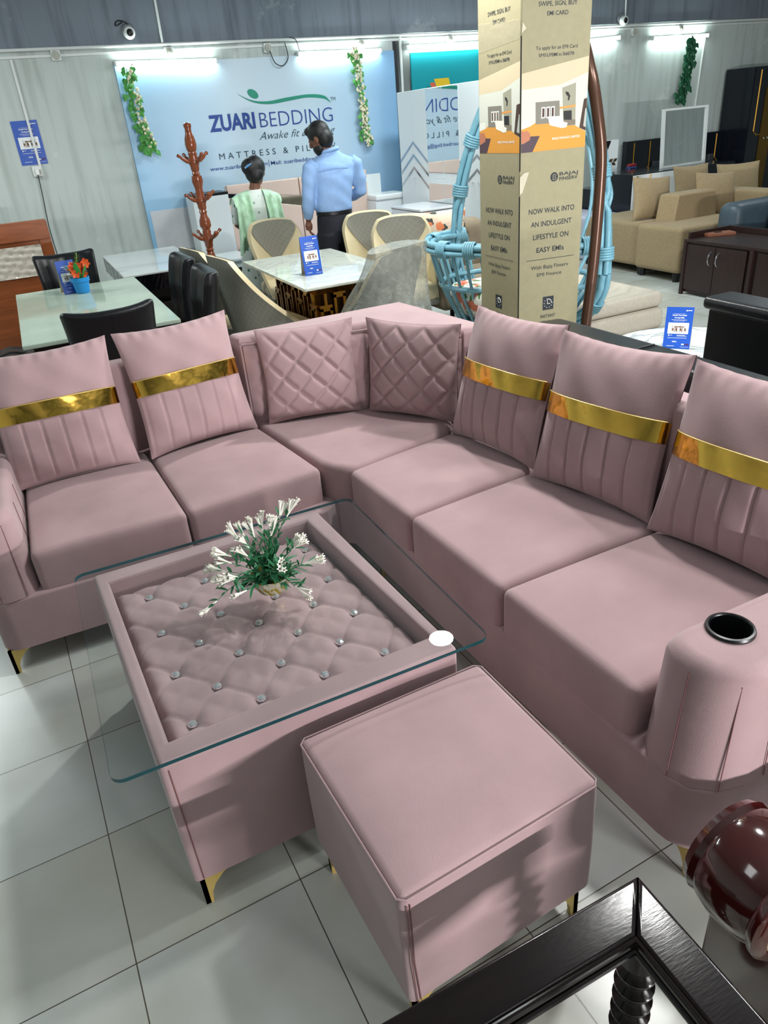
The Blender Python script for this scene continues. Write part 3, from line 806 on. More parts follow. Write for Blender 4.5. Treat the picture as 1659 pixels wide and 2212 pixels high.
m_ = MB(); text(m_, '1. Hotel', W(1.712, 0.884, 0.001), 0.16, 0.034); m_.build('lettering', DGREY, bd, smooth=False)
settle(bd)

tb = wthing('sign_board', 'teal printed sign board above the white wardrobe, with a yellow and orange cushion picture', 'sign', (4.9, YW-0.03, 1.2))
m_ = MB(); m_.b2(4.462, 5.45, YW-0.03, YW, 1.25, 2.272); m_.build('board_panel', mat('print_teal', (22, 148, 160), 0.4), tb, smooth=False)
for pts, c, nm in ([((4.785, 1.90), (4.972, 1.90), (4.942, 2.008), (4.745, 2.005)), (226, 186, 44), 'print_yellow'], [((4.72, 1.90), (4.785, 1.905), (4.745, 1.972), (4.69, 1.968)), (214, 96, 66), 'print_coral'], [((4.655, 1.895), (4.715, 1.90), (4.68, 1.935), (4.645, 1.93)), (18, 104, 104), 'print_deep_teal']):
    m_ = MB(); m_.poly([(a, BY_, b) for a, b in pts]); m_.build('printed_cushion', mat(nm, c, 0.5), tb, smooth=False)
settle(tb)

def tube_light(x0, x1, z0, z1, label):
    t = wthing('tube_light', label, 'tube light', ((x0+x1)/2, YW, (z0+z1)/2), 'lit tube lights on the back wall')
    a = math.atan2(z1-z0, x1-x0); L_ = math.hypot(x1-x0, z1-z0); c = Vector(((x0+x1)/2, YW-0.02, (z0+z1)/2)); Rm = Matrix.Rotation(-a, 4, 'Y')
    m = MB(); m.box(c, (L_, 0.04, 0.035), 0.006, 2, Rm); m.build('batten', WHITEPL, t)
    m = MB(); d = Vector((math.cos(a), 0, math.sin(a))); q = c+Vector((0, -0.042, -0.006))
    m.tube([q-d*(L_/2-0.02), q+d*(L_/2-0.02)], 0.0155, 12); m.build('glass_tube', TUBEM, t)
    for s in (-1, 1):
        m = MB(); m.box(q+d*s*(L_/2-0.01), (0.02, 0.045, 0.045), 0.006, 2, Rm); m.build('end_holder', WHITEPL, t)
    settle(t)
tube_light(1.235, 2.245, 2.318, 2.300, 'lit tube light at the top left of the ZUARI BEDDING board, leftmost of five')
tube_light(3.10, 4.09, 2.320, 2.312, 'lit tube light at the top right of the ZUARI BEDDING board')
tube_light(4.385, 5.40, 2.330, 2.333, 'lit tube light above the teal board and wardrobe, left of the carton tower')
tube_light(6.42, 7.43, 2.275, 2.318, 'lit tube light partly hidden by the right side of the carton tower')
tube_light(7.95, 8.93, 2.288, 2.290, 'lit tube light above the dark green garland, rightmost of five')

# conduits, boxes, cameras
def conduit(name, pts, r, label, cat='conduit'):
    m = MB(); m.tube(pts, r, 8); return tag(m.build(name, WHITEPL), label, cat)
conduit('conduit_pipe', [(-4.2, YW-0.03, 2.478), (1.72, YW-0.03, 2.455), (5.6, YW-0.03, 2.437), (12.0, YW-0.03, 2.44)], 0.013, 'long white conduit pipe running along the top of the painted back wall')
conduit('conduit_pipe', [(1.735, YW-0.033, 2.47), (1.745, YW-0.033, 3.2)], 0.012, 'white conduit pipe climbing the raw concrete above the left tube light')
conduit('conduit_pipe', [(4.345, YW-0.012, 0.9), (4.345, YW-0.012, 2.43)], 0.016, 'white conduit pipe between the blue board and the teal board', 'conduit')
conduit('conduit_pipe', [(7.51, YW-0.035, 2.46), (7.49, YW-0.035, 3.2)], 0.010, 'thin conduit pipe climbing the concrete beside the right-hand camera')
conduit('conduit_pipe', [(8.86, YW-0.012, 1.0), (8.92, YW-0.012, 2.27)], 0.012, 'conduit pipe on the grey wall right of the dark green garland')
m_ = MB(); m_.b2(-4.2, 10.5, YW-0.014, YW, 2.395, 2.415); tag(m_.build('cable_trunking', WHITEPL), 'thin pale cable trunking just below the long conduit pipe', 'trunking')
def junction_box(x, z, label):
    t = wthing('junction_box', label, 'junction box', (x, YW, z), 'round junction boxes under the conduit')
    m = MB(); m.box((x, YW-0.02, z), (0.085, 0.04, 0.085), 0.008); m.build('back_box', WHITEPL, t)
    m = MB(); m.lathe([(0.0345, 0.0), (0.0345, 0.012), (0.030, 0.018), (0.014, 0.020), (0.012, 0.028), (0.001, 0.030)], (x, YW-0.038, z), 20, Matrix.Rotation(R(90), 4, 'X')); m.build('round_cover', mat('aged_plastic', (176, 176, 166), 0.5), t)
    settle(t)
for x, z, l in ((0.732, 2.405, 'round junction box at the far left above the wall poster'), (1.785, 2.39, 'round junction box above the left tube light'),
                (2.80, 2.385, 'round junction box with a looping black wire between the two board lights'), (3.862, 2.378, 'round junction box above the second tube light and the white-flower garland'),
                (4.975, 2.378, 'round junction box above the teal board'), (7.68, 2.365, 'round junction box right of the carton tower, below the right-hand camera'), (8.45, 2.375, 'round junction box above the rightmost tube light')):
    junction_box(x, z, l)
m_ = MB(); m_.tube(catmull([(2.81, YW-0.05, 2.37), (2.845, YW-0.07, 2.25), (2.93, YW-0.07, 2.218), (3.0, YW-0.06, 2.29), (2.985, YW-0.05, 2.42)], 8), 0.005, 6)
tag(m_.build('loose_cable', mat('black_cable', (24, 26, 30), 0.5)), 'black cable hanging in a loop beside the second tube light', 'cable')
m_ = MB(); m_.tube(catmull([(3.05, YW-0.04, 2.47), (3.11, YW-0.05, 2.44), (3.14, YW-0.05, 2.34)], 6), 0.004, 6)
tag(m_.build('loose_cable', mat('black_cable', (24, 26, 30), 0.5)), 'short dark cable dropping from the conduit to the second tube light', 'cable')
def dome_cam(x, z, tx, label):
    t = wthing('security_camera', label, 'camera', (x, YW-0.02, z))
    M = Matrix.Rotation(R(90), 4, 'X')
    m = MB(); m.lathe([(0.065, 0), (0.065, 0.012), (0.052, 0.024)], (x, YW-0.02, z+0.02), 24, M); m.build('mount', mat('grey_plastic', (110, 116, 122), 0.5), t)
    m = MB(); m.lathe([(0.05, 0.0), (0.055, 0.02), (0.05, 0.05), (0.036, 0.062), (0.030, 0.060)], (x+tx, YW-0.04, z), 24, M, cap=False); hd = m.build('camera_head', WHITEPL, t)
    m = MB(); m.lathe([(0.033, 0.058), (0.02, 0.063), (0.001, 0.066)], (x+tx, YW-0.04, z), 20, M, cap=False); m.build('lens', BLACKPL, hd)
    settle(t)
dome_cam(1.435, 2.555, 0.0, 'white dome security camera on the concrete above the left tube light')
dome_cam(7.455, 2.487, 0.01, 'white dome security camera on the concrete right of the carton tower')
m_ = MB(); m_.tube(catmull([(1.44, YW-0.05, 2.625), (1.41, YW-0.06, 2.645), (1.36, YW-0.05, 2.655), (1.33, YW-0.04, 2.64), (1.33, YW-0.05, 2.615), (1.37, YW-0.06, 2.63), (1.40, YW-0.05, 2.65)], 6), 0.006, 6)
tag(m_.build('camera_cable', mat('black_cable', (24, 26, 30), 0.5)), 'small tangle of dark cable above the left security camera', 'cable')

# poster, surface conduit, socket and cord at the left
BLUEC = mat('card_blue', (34, 82, 176), 0.4); WHITEC = mat('card_white', (232, 236, 236), 0.5); BROWNP = mat('print_brown', (120, 84, 62), 0.6)
def card_art(parent, M, w_, h_, plain=False):
    """EMI leaflet face in local x (0..w), z (0..h); M maps it into place"""
    def P(x, z): return M @ Vector((x*w_, -0.0012, z*h_))
    def quad(mb, x0, z0, x1, z1): mb.poly([P(x0, z0), P(x1, z0), P(x1, z1), P(x0, z1)])
    T = lambda x, z: M @ Matrix.Translation((x*w_, -0.0016, z*h_)) @ FRONT
    m = MB(); quad(m, 0.12, 0.365, 0.88, 0.63); m.build('picture_panel', WHITEC, parent, smooth=False)
    m = MB()
    def bar(x0, z0, x1, z1): m.poly([M @ Vector((x*w_, -0.002, z*h_)) for x, z in ((x0, z0), (x1, z0), (x1, z1), (x0, z1))])
    bar(0.34, 0.52, 0.70, 0.545)
    for x in (0.36, 0.43, 0.56, 0.64): bar(x, 0.41, x+0.02, 0.52)
    for x in (0.27, 0.40, 0.56, 0.72): bar(x, 0.44, x+0.07, 0.50); bar(x, 0.50, x+0.015, 0.57); bar(x+0.055, 0.40, x+0.07, 0.45); bar(x, 0.40, x+0.012, 0.45)
    m.build('printed_dining_set', BROWNP, parent, smooth=False)
    m = MB()
    text(m, 'Furnish Your Home', T(0.5, 0.795), 0.52*w_, 0.032*h_, bold=0.03, align='C')
    text(m, 'On Easy EMIs', T(0.5, 0.735), 0.36*w_, 0.032*h_, bold=0.03, align='C')
    for x0, z0, x1, z1 in ((0.22, 0.695, 0.78, 0.702), (0.3, 0.668, 0.7, 0.672), (0.28, 0.84, 0.7, 0.844), (0.16, 0.31, 0.2, 0.345), (0.22, 0.325, 0.31, 0.332), (0.48, 0.31, 0.84, 0.318), (0.48, 0.328, 0.78, 0.334), (0.15, 0.262, 0.85, 0.269), (0.33, 0.165, 0.5, 0.175), (0.33, 0.185, 0.48, 0.192), (0.14, 0.065, 0.42, 0.074), (0.68, 0.10, 0.78, 0.13), (0.64, 0.05, 0.95, 0.055), (0.72, 0.905, 0.77, 0.935), (0.79, 0.915, 0.93, 0.932)):
        quad(m, x0, z0, x1, z1)
    m.build('lettering', WHITEC, parent, smooth=False)
    m = MB(); m.poly([P(0.80, 0.095), P(0.95, 0.095), P(0.95, 0.13), P(0.80, 0.13)]); m.build('printed_badge', mat('print_plum', (70, 40, 90), 0.5), parent, smooth=False)
po = wthing('wall_poster', 'blue EMI offer poster on the left of the back wall, behind a thin conduit', 'poster', (0.30, YW-0.004, 1.52))
m_ = MB(); m_.b2(0.18, 0.416, YW-0.005, YW-0.001, 1.522, 1.90); pp_ = m_.build('poster_sheet', BLUEC, po, smooth=False)
card_art(po, Matrix.Translation((0.18, YW-0.005, 1.522)), 0.236, 0.378)
settle(po)
m_ = MB(); m_.b2(0.325, 0.347, YW-0.022, YW-0.006, 1.51, 2.39); tag(m_.build('cable_cover', WHITEPL), 'narrow white cable cover running down over the blue wall poster', 'trunking')
so = wthing('wall_socket', 'white wall socket with a plug under the blue wall poster', 'socket', (0.30, YW, 1.44))
m_ = MB(); m_.b2(0.255, 0.345, YW-0.04, YW, 1.418, 1.512, 0.006); m_.build('socket_box', WHITEPL, so)
m_ = MB(); m_.b2(0.278, 0.312, YW-0.065, YW-0.038, 1.432, 1.482, 0.006); m_.build('plug', mat('white_plug', (232, 234, 232), 0.35), so)
m_ = MB(); m_.b2(0.318, 0.336, YW-0.046, YW-0.038, 1.435, 1.48, 0.003); m_.build('switch_rocker', mat('aged_plastic', (176, 176, 166), 0.5), so)
m_ = MB(); m_.tube(catmull([(0.295, YW-0.05, 1.435), (0.285, YW-0.05, 1.25), (0.268, YW-0.05, 1.05), (0.262, YW-0.05, 0.90), (0.27, YW-0.05, 0.60)], 5), 0.0045, 6); m_.build('cord', mat('black_cable', (24, 26, 30), 0.5), so)
settle(so)

# garlands of artificial leaves
def garland(name, label, path, n, lm, blossoms, width, seed, size=0.05, bl_frac=0.5):
    rng = random.Random(seed)
    t = wthing(name, label, 'garland', path[0])
    P = catmull(path, 12)
    m = MB(); m.tube(P, 0.005, 5); m.build('vine', mat('vine_green', (60, 92, 50), 0.7), t)
    m = MB()
    for k in range(n):
        s = rng.random(); p = P[int(s*(len(P)-1))]+Vector((rng.uniform(-width, width), rng.uniform(-0.06, 0.0), rng.uniform(-0.03, 0.03)))
        d = Vector((rng.uniform(-.7, .7), rng.uniform(-.5, .1), -1)).normalized(); sz = size*rng.uniform(0.7, 1.2)
        a = Vector((1, 0, 0))*math.cos(rng.uniform(-.8, .8))+Vector((0, -1, 0))*rng.uniform(-.5, .5); a -= d*a.dot(d); a.normalize(); nn = d.cross(a)*0.15*sz
        # ivy-like leaf with a fold
        ctr = [p, p+d*sz*0.5+nn, p+d*sz]
        Lf = [p+a*sz*0.30-d*sz*0.06, p+a*sz*0.48+d*sz*0.30, p+a*sz*0.26+d*sz*0.62]
        Rt = [p-a*sz*0.30-d*sz*0.06, p-a*sz*0.48+d*sz*0.30, p-a*sz*0.26+d*sz*0.62]
        m.poly([ctr[0], Lf[0], Lf[1], ctr[1]]); m.poly([ctr[1], Lf[1], Lf[2], ctr[2]])
        m.poly([ctr[0], ctr[1], Rt[1], Rt[0]]); m.poly([ctr[1], ctr[2], Rt[2], Rt[1]])
    m.build('leaves', lm, t, angle=180)
    if blossoms:
        m = MB()
        for k in range(blossoms):
            s = rng.random(); p = P[int(s*(len(P)-1))]+Vector((rng.uniform(-width, width)*0.7+blossom_shift, rng.uniform(-0.08, -0.01), rng.uniform(-0.04, 0.04)))
            r = rng.uniform(0.010, 0.018)
            m.lathe([(r*0.3, -r), (r, -r*0.3), (r*0.9, r*0.4), (r*0.3, r)], p, 5)
        m.build('blossoms', mat('cream_blossom', (222, 214, 184), 0.7), t, angle=180)
    settle(t)
LEAFL = mat('leaf_light', (72, 146, 66), 0.5, var=0.35, vscale=22); LEAFD = mat('leaf_dark', (22, 84, 54), 0.5, var=0.3, vscale=22)
blossom_shift = 0.03
garland('hanging_garland', 'leafy green and cream garland hanging at the left edge of the blue board', [(1.335, YW-0.09, 2.27), (1.33, YW-0.08, 2.05), (1.34, YW-0.07, 1.85), (1.375, YW-0.07, 1.70), (1.40, YW-0.07, 1.56)], 95, LEAFL, 80, 0.065, 4, 0.062)
blossom_shift = 0.0
garland('hanging_garland', 'cream-flowered garland hanging at the right of the blue ZUARI BEDDING board', [(3.735, YW-0.09, 2.30), (3.76, YW-0.08, 2.10), (3.785, YW-0.07, 1.80), (3.80, YW-0.07, 1.60), (3.83, YW-0.07, 1.42)], 75, LEAFL, 210, 0.055, 5, 0.055)
garland('hanging_garland', 'dark green leaf garland hanging on the grey wall right of the carton tower', [(8.60, YW-0.09, 2.26), (8.575, YW-0.08, 2.05), (8.55, YW-0.07, 1.80), (8.51, YW-0.07, 1.56)], 120, LEAFD, 0, 0.07, 6, 0.085)
# ---------------------------------------------------------------- left dining set
GREENM = mat('green_marble', (176, 194, 178), 0.07, var=0.10, vscale=3.5)
dt = wthing('dining_table', 'pale green marble dining table with black padded chairs, left of the sofa', 'dining table', (0.26, 5.08, 0))
m_ = MB(); m_.b2(-0.16, 0.675, 4.22, 5.93, 0.728, 0.752, 0.006); m_.build('tabletop', GREENM, dt)
m_ = MB(); m_.b2(-0.11, 0.625, 4.27, 5.88, 0.66, 0.728, 0.004); m_.build('apron', DARKWOOD, dt)
for x, y in ((-0.06, 4.33), (0.575, 4.33), (-0.06, 5.82), (0.575, 5.82)):
    m_ = MB(); m_.b2(x-0.035, x+0.035, y-0.035, y+0.035, 0, 0.66, 0.004); m_.build('leg', DARKWOOD, dt)
settle(dt)
def black_chair(label):
    """padded leatherette chair facing +y (its back towards -y)"""
    t = thing('dining_chair', label, 'chair', group='black leatherette dining chairs')
    m = MB()
    def seat(u, P):
        z = P.z+0.43
        if u.z > 0.5:
            g = abs((u.x*1.5+.5) % 1-.5); z += 0.014*(1-math.exp(-(g/0.12)**2))-0.01+0.008*math.cos(u.y*9)
        return (P.x, P.y, z)
    m.soft((0.44, 0.44, 0.10), 0.03, 14, seat); m.build('seat', BLACKLEA, t)
    m = MB()
    def back(u, P):
        w_ = 1.0+0.10*u.z; x = P.x*w_
        curve = 0.045*(u.x*u.x)           # wraps round the sitter
        y = -0.215+P.y+curve-0.05*max(0, u.z)
        z = 0.685+P.z+0.022*(abs(u.x)**3)*(1 if u.z > 0 else 0)
        if u.y > 0.5:
            g = abs((u.x*1.5+.5) % 1-.5); y += 0.015*(1-math.exp(-(g/0.10)**2))*(1-abs(u.z)**6)-0.012*math.exp(-((u.z-0.05)/0.10)**2)
        return (x, y, z)
    m.soft((0.41, 0.075, 0.51), 0.03, 16, back); b = m.build('backrest', BLACKLEA, t)
    m = MB(); m.tube([(0, -0.254, 0.46), (0, -0.256, 0.70), (0, -0.30, 0.925)], 0.002, 5); m.build('seam', mat('black_thread', (8, 8, 9), 0.7), b)
    for sx in (-1, 1):
        for sy in (-1, 1):
            m = MB(); m.tube([(sx*0.18, sy*0.18, 0.40), (sx*0.19, sy*0.20, 0.0)], [0.022, 0.015], 8); m.build('leg', mat('black_wood', (22, 18, 18), 0.35), t)
    return t
bc = black_chair('black leatherette chair at the near end of the green table, behind the sofa')
bc.location = (0.27, 4.06, 0); bc.rotation_euler = (0, 0, R(2))
G_ = 'black leatherette dining chairs'
copy_thing(bc, 'black leatherette chair at the green table’s far end, behind the flower pot', (0.245, 6.03, 0), R(182), G_)
copy_thing(bc, 'nearer black leatherette chair on the right side of the green table', (0.70, 4.55, 0), R(88), G_)
copy_thing(bc, 'farther black leatherette chair on the right side of the green table', (0.70, 5.20, 0), R(91), G_)
copy_thing(bc, 'nearer black leatherette chair on the left side of the green table', (-0.27, 4.72, 0), R(-88), G_)
copy_thing(bc, 'farther black leatherette chair on the left side of the green table', (-0.28, 5.32, 0), R(-90), G_)
# blue pot with orange flowers
fp = wthing('flower_pot', 'small blue plastic pot of orange flowers on the green dining table', 'potted flowers', (0.275, 5.57, 0.752))
m_ = MB(); z = 0.752; m_.lathe([(0.040, z), (0.046, z+0.006), (0.056, z+0.075), (0.062, z+0.078), (0.063, z+0.105), (0.058, z+0.105), (0.052, z+0.08), (0.01, z+0.078)], (0.275, 5.57, 0), 24); m_.build('pot', mat('sky_blue_plastic', (36, 142, 214), 0.35), fp)
rng = random.Random(11); m_ = MB()
for k in range(6):
    a = (2.6, 0.5, 4.6, 5.5, 1.5, 3.6)[k]; leaf(m_, Vector((0.275+0.02*math.cos(a), 5.57+0.02*math.sin(a), z+0.09)), Vector((math.cos(a)*0.55, math.sin(a)*0.35, 1)).normalized(), rng.uniform(0.11, 0.17), 0.020, 0.15)
m_.build('leaves', mat('leaf_mid', (44, 128, 50), 0.45), fp, angle=180)
m_ = MB()
for k in range(13):
    a = rng.uniform(0, 6.28); rr_ = rng.uniform(0, 0.062); c = Vector((0.275+rr_*math.cos(a), 5.57+rr_*math.sin(a)*0.8-0.01, z+rng.uniform(0.12, 0.20)))
    for j in range(5):
        b = 2*math.pi*j/5+k; e = Vector((math.cos(b), -0.3, math.sin(b))); s_ = Vector((-math.sin(b), 0, math.cos(b)))
        m_.poly([c, c+e*0.018+s_*0.012, c+e*0.030+Vector((0, -0.006, 0)), c+e*0.018-s_*0.012])
m_.build('blossoms', mat('orange_petal', (222, 92, 40), 0.6), fp, angle=180)
m_ = MB(); m_.tube([(0.28, 5.57, z+0.09), (0.283, 5.565, z+0.20), (0.295, 5.56, z+0.265)], 0.003, 5)
for k in range(7): leaf(m_, Vector((0.284+0.0015*k, 5.563, z+0.195+0.010*k)), Vector((rng.uniform(-1, 1), -0.2, 0.7)).normalized(), 0.035, 0.007, 0.1)
m_.build('bud_spike', mat('bud_green', (120, 150, 60), 0.6), fp, angle=180)
settle(fp)
CARDB = mat('card_back', (206, 196, 170), 0.7)
def tent_card(label, loc, rotz, w_=0.13, h_=0.205, lean=14):
    t = thing('tent_card', label, 'tent card', loc, rotz, 'blue tent cards on the tables')
    m = MB(); s_ = math.sin(R(lean))*h_; c_ = math.cos(R(lean))*h_
    m.poly([(-w_/2, -s_, 0.001), (w_/2, -s_, 0.001), (w_/2, 0, c_), (-w_/2, 0, c_)])
    m.poly([(-w_/2, -s_+0.0015, 0.001), (-w_/2, 0.0015, c_), (w_/2, 0.0015, c_), (w_/2, -s_+0.0015, 0.001)])
    m.build('front_leaf', BLUEC, t, smooth=False)
    m = MB()
    m.poly([(-w_/2, s_+0.003, 0.001), (-w_/2, 0.003, c_), (w_/2, 0.003, c_), (w_/2, s_+0.003, 0.001)])
    m.poly([(-w_/2, -s_+0.002, 0.0015), (w_/2, -s_+0.002, 0.0015), (w_/2, s_+0.002, 0.0015), (-w_/2, s_+0.002, 0.0015)])
    m.build('rear_leaf', CARDB, t, smooth=False)
    M = Matrix.Translation((-w_/2, -s_, 0.0)) @ Matrix.Rotation(-R(lean), 4, 'X')
    card_art(t, M, w_, h_)
    return t
tent_card('blue tent card behind the pot of orange flowers on the green table', (0.205, 5.66, 0.752), R(8), 0.12, 0.22)
# brown headboard at the far left
hb = wthing('bed_headboard', 'brown wooden bed headboard with a film-wrapped cream tufted panel, far left', 'headboard', (-0.6, 7.12, 0))
BRW = mat('brown_veneer', (146, 78, 40), 0.35, var=0.18, vscale=5, stretch=(1, 8, 8))
m_ = MB(); m_.b2(-1.6, 0.215, 7.08, 7.16, 0.0, 0.72, 0.004); m_.build('lower_board', BRW, hb)
for z0, z1 in ((0.985, 1.135), (0.945, 0.985)):
    m_ = MB(); m_.b2(-1.6, 0.205, 7.06 if z0 > 0.96 else 7.08, 7.16, z0, z1, 0.006); m_.build('top_rail', BRW, hb)
m_ = MB(); m_.b2(0.115, 0.21, 7.07, 7.16, 0.70, 1.13, 0.006); m_.build('side_rail', BRW, hb)
m_ = MB()
def hbp(u, v):
    x, zz = lerp(-1.6, 0.115, u), lerp(0.705, 0.952, v); k = 0.085
    g = min(abs(((x+zz)/k) % 1-.5), abs(((x-zz)/k) % 1-.5))
    return (x, 7.075-0.012*min(1, (0.5-g)*4)**0.7-0.004*math.sin(40*x+60*zz)*math.sin(25*x-50*zz), zz)
m_.grid(hbp, 150, 30); m_.build('tufted_panel', mat('film_wrapped_cream', (214, 204, 190), 0.12, spec=0.8), hb, angle=180)
settle(hb)
# glossy white table behind the green one, edges wrapped in black film
gt = wthing('dining_table', 'glossy white-topped table with black film-wrapped edge, behind the green dining table', 'table', (0.93, 6.5, 0))
m_ = MB(); m_.b2(0.60, 1.25, 5.95, 7.30, 0.745, 0.76, 0.004); m_.build('tabletop', mat('white_glass_top', (206, 214, 214), 0.05), gt)
m_ = MB()
def skirt(u, v):
    per = [(0.60, 5.95), (1.25, 5.95), (1.25, 7.30), (0.60, 7.30)]
    s = u*4; i = int(s) % 4; f = s-int(s); a, b = per[i], per[(i+1) % 4]
    n = ((0, -1), (1, 0), (0, 1), (-1, 0))[i]; w_ = 0.004*math.sin(70*u*6.28)*math.sin(9*v+30*u)
    return (lerp(a[0], b[0], f)+n[0]*w_, lerp(a[1], b[1], f)+n[1]*w_, lerp(0.63, 0.745, v))
m_.grid(skirt, 160, 8, cu=True); m_.build('film_wrapped_edge', mat('black_film', (10, 11, 16), 0.08), gt, angle=180)
m_ = MB(); m_.b2(0.72, 1.13, 6.1, 7.15, 0.0, 0.63, 0.01); m_.build('pedestal', mat('black_wood', (22, 18, 18), 0.35), gt)
m_ = MB(); m_.b2(0.64, 1.21, 6.0, 7.25, 0.40, 0.52, 0.01); m_.build('lower_shelf', mat('black_wood', (22, 18, 18), 0.35), gt)
settle(gt)
# ---------------------------------------------------------------- bed, cabinets and wardrobe by the back wall
def remeshed(mb, voxel, smooth=4):
    """melt overlapping shapes into one continuous surface"""
    me = bpy.data.meshes.new('tmp'); bmesh.ops.recalc_face_normals(mb.bm, faces=mb.bm.faces[:]); mb.bm.to_mesh(me); mb.bm.free()
    o = bpy.data.objects.new('tmp', me); COL.objects.link(o)
    r = o.modifiers.new('r', 'REMESH'); r.mode = 'VOXEL'; r.voxel_size = voxel; r.use_smooth_shade = True
    if smooth:
        s = o.modifiers.new('s', 'SMOOTH'); s.factor = 0.5; s.iterations = smooth
    dg = bpy.context.evaluated_depsgraph_get(); ev = bpy.data.meshes.new_from_object(o.evaluated_get(dg))
    bpy.data.objects.remove(o)
    n = MB(); n.bm.from_mesh(ev); bpy.data.meshes.remove(ev); bpy.data.meshes.remove(me); return n
BEIGE = mat('beige_gloss_leather', (216, 192, 178), 0.16, spec=0.7)
bed = wthing('bed', 'bed with a glossy beige panelled headboard against the ZUARI BEDDING board', 'bed', (2.83, 7.6, 0))
HX0, HX1, HXM, HY = 2.05, 3.66, 2.85, 8.2
def hpanel(pts, name='headboard_panel'):
    m = MB(); m.prism([(p[0], p[1]) for p in pts], 0, 0.05, 0.014, 3)
    m.xf(Matrix.Translation((0, HY+0.0, 0)) @ Matrix(((1, 0, 0, 0), (0, 0, -1, 0.0), (0, 1, 0, 0), (0, 0, 0, 1)))); m.build(name, BEIGE, bed, angle=50)
hpanel([(HX0, 1.085), (HXM-0.004, 0.985), (HXM-0.004, 1.165), (HX0, 1.165)])
hpanel([(HXM+0.004, 0.985), (HX1, 1.085), (HX1, 1.165), (HXM+0.004, 1.165)])
hpanel([(HX0, 0.30), (HXM-0.004, 0.30), (HXM-0.004, 0.885), (HX0, 1.045)])
hpanel([(HXM+0.004, 0.30), (HX1, 0.30), (HX1, 1.045), (HXM+0.004, 0.885)])
MIRROR = mat('mirror_glass', (236, 242, 244), 0.02, 1.0)
m_ = MB(); m_.poly([(HX0, HY-0.02, 1.045), (HXM, HY-0.02, 0.885), (HXM, HY-0.02, 0.985), (HX0, HY-0.02, 1.085)]); m_.poly([(HXM, HY-0.02, 0.885), (HX1, HY-0.02, 1.045), (HX1, HY-0.02, 1.085), (HXM, HY-0.02, 0.985)]); m_.build('mirror_inlay', MIRROR, bed, smooth=False)
m_ = MB(); m_.b2(HX0-0.01, HX1+0.01, HY, HY+0.05, 0.0, 1.16, 0.005); m_.build('headboard_frame', WHITEM, bed)
m_ = MB(); m_.b2(HX0, 3.48, 6.98, 8.15, 0.06, 0.34, 0.01); m_.build('bed_base', WHITEM, bed)
m_ = MB(); m_.soft((1.41, 1.17, 0.22), 0.05, 8, lambda u, P: (P.x+2.765, P.y+7.57, P.z+0.45)); m_.build('mattress', mat('lavender_cover', (188, 188, 206), 0.6), bed)
settle(bed)
def white_cab(name, label, cat, x0, x1, y0, y1, z1, legs=False):
    t = wthing(name, label, cat, ((x0+x1)/2, (y0+y1)/2, 0)); return t
c = wthing('bedside_cabinet', 'plain white cabinet panel left of the beige headboard, behind the coat stand', 'cabinet', (1.86, 8.25, 0))
m_ = MB(); m_.b2(1.66, 2.035, 8.08, 8.42, 0, 1.09, 0.003); m_.build('carcass', WHITEM, c)
m_ = MB(); m_.b2(1.66, 2.035, 8.075, 8.085, 1.095, 1.115); m_.b2(1.66, 2.035, 8.08, 8.42, 1.09, 1.115); m_.build('dark_top_edge', BLACKPL, c)
settle(c)
m_ = MB(); m_.b2(1.72, 1.99, 7.45, 7.95, 0.0, 0.52, 0.004)
c = wthing('bedside_cabinet', 'low white bedside cabinet between the far dining chair and the beige bed', 'cabinet', (1.855, 7.7, 0))
m_.build('carcass', WHITEM, c)
m_ = MB(); m_.b2(1.70, 2.01, 7.43, 7.97, 0.522, 0.545, 0.004); m_.build('cabinet_top', WHITEM, c)
m_ = MB(); m_.b2(1.75, 1.96, 7.444, 7.452, 0.30, 0.46); m_.build('drawer_front', BLACKPL, c)
settle(c)
# white vanity bench
c = wthing('vanity_stool', 'white vanity seat with an upright back panel, left of the mirrored wardrobe', 'stool', (3.8, 8.1, 0))
m_ = MB(); m_.b2(3.58, 3.86, 8.22, 8.25, 0.72, 1.11, 0.004); m_.build('back_panel', WHITEM, c)
m_ = MB(); m_.soft((0.40, 0.36, 0.06), 0.02, 6, lambda u, P: (P.x+3.84, P.y+8.08, P.z+0.88)); m_.build('seat_pad', mat('white_leatherette', (228, 232, 232), 0.25), c)
m_ = MB(); m_.b2(3.64, 4.04, 7.92, 8.24, 0.70, 0.85, 0.003); m_.build('drawer_box', WHITEM, c)
for x in (3.64, 3.92):
    m_ = MB(); m_.b2(x, x+0.12, 7.92, 8.24, 0.0, 0.70, 0.003); m_.build('side_leg', WHITEM, c)
settle(c)
c = wthing('storage_chest', 'low glossy white chest in front of the mirrored wardrobe', 'chest', (3.7, 7.05, 0))
m_ = MB(); m_.b2(3.52, 3.91, 6.64, 7.28, 0.01, 0.825, 0.003); m_.build('carcass', WHITEM, c)
m_ = MB(); m_.b2(3.515, 3.915, 6.635, 7.285, 0.83, 0.85, 0.003); m_.build('chest_top', mat('white_gloss', (232, 236, 238), 0.08), c)
m_ = MB(); m_.b2(3.518, 3.91, 6.638, 7.28, 0.824, 0.831); m_.build('shadow_gap', BLACKPL, c, smooth=False)
settle(c)
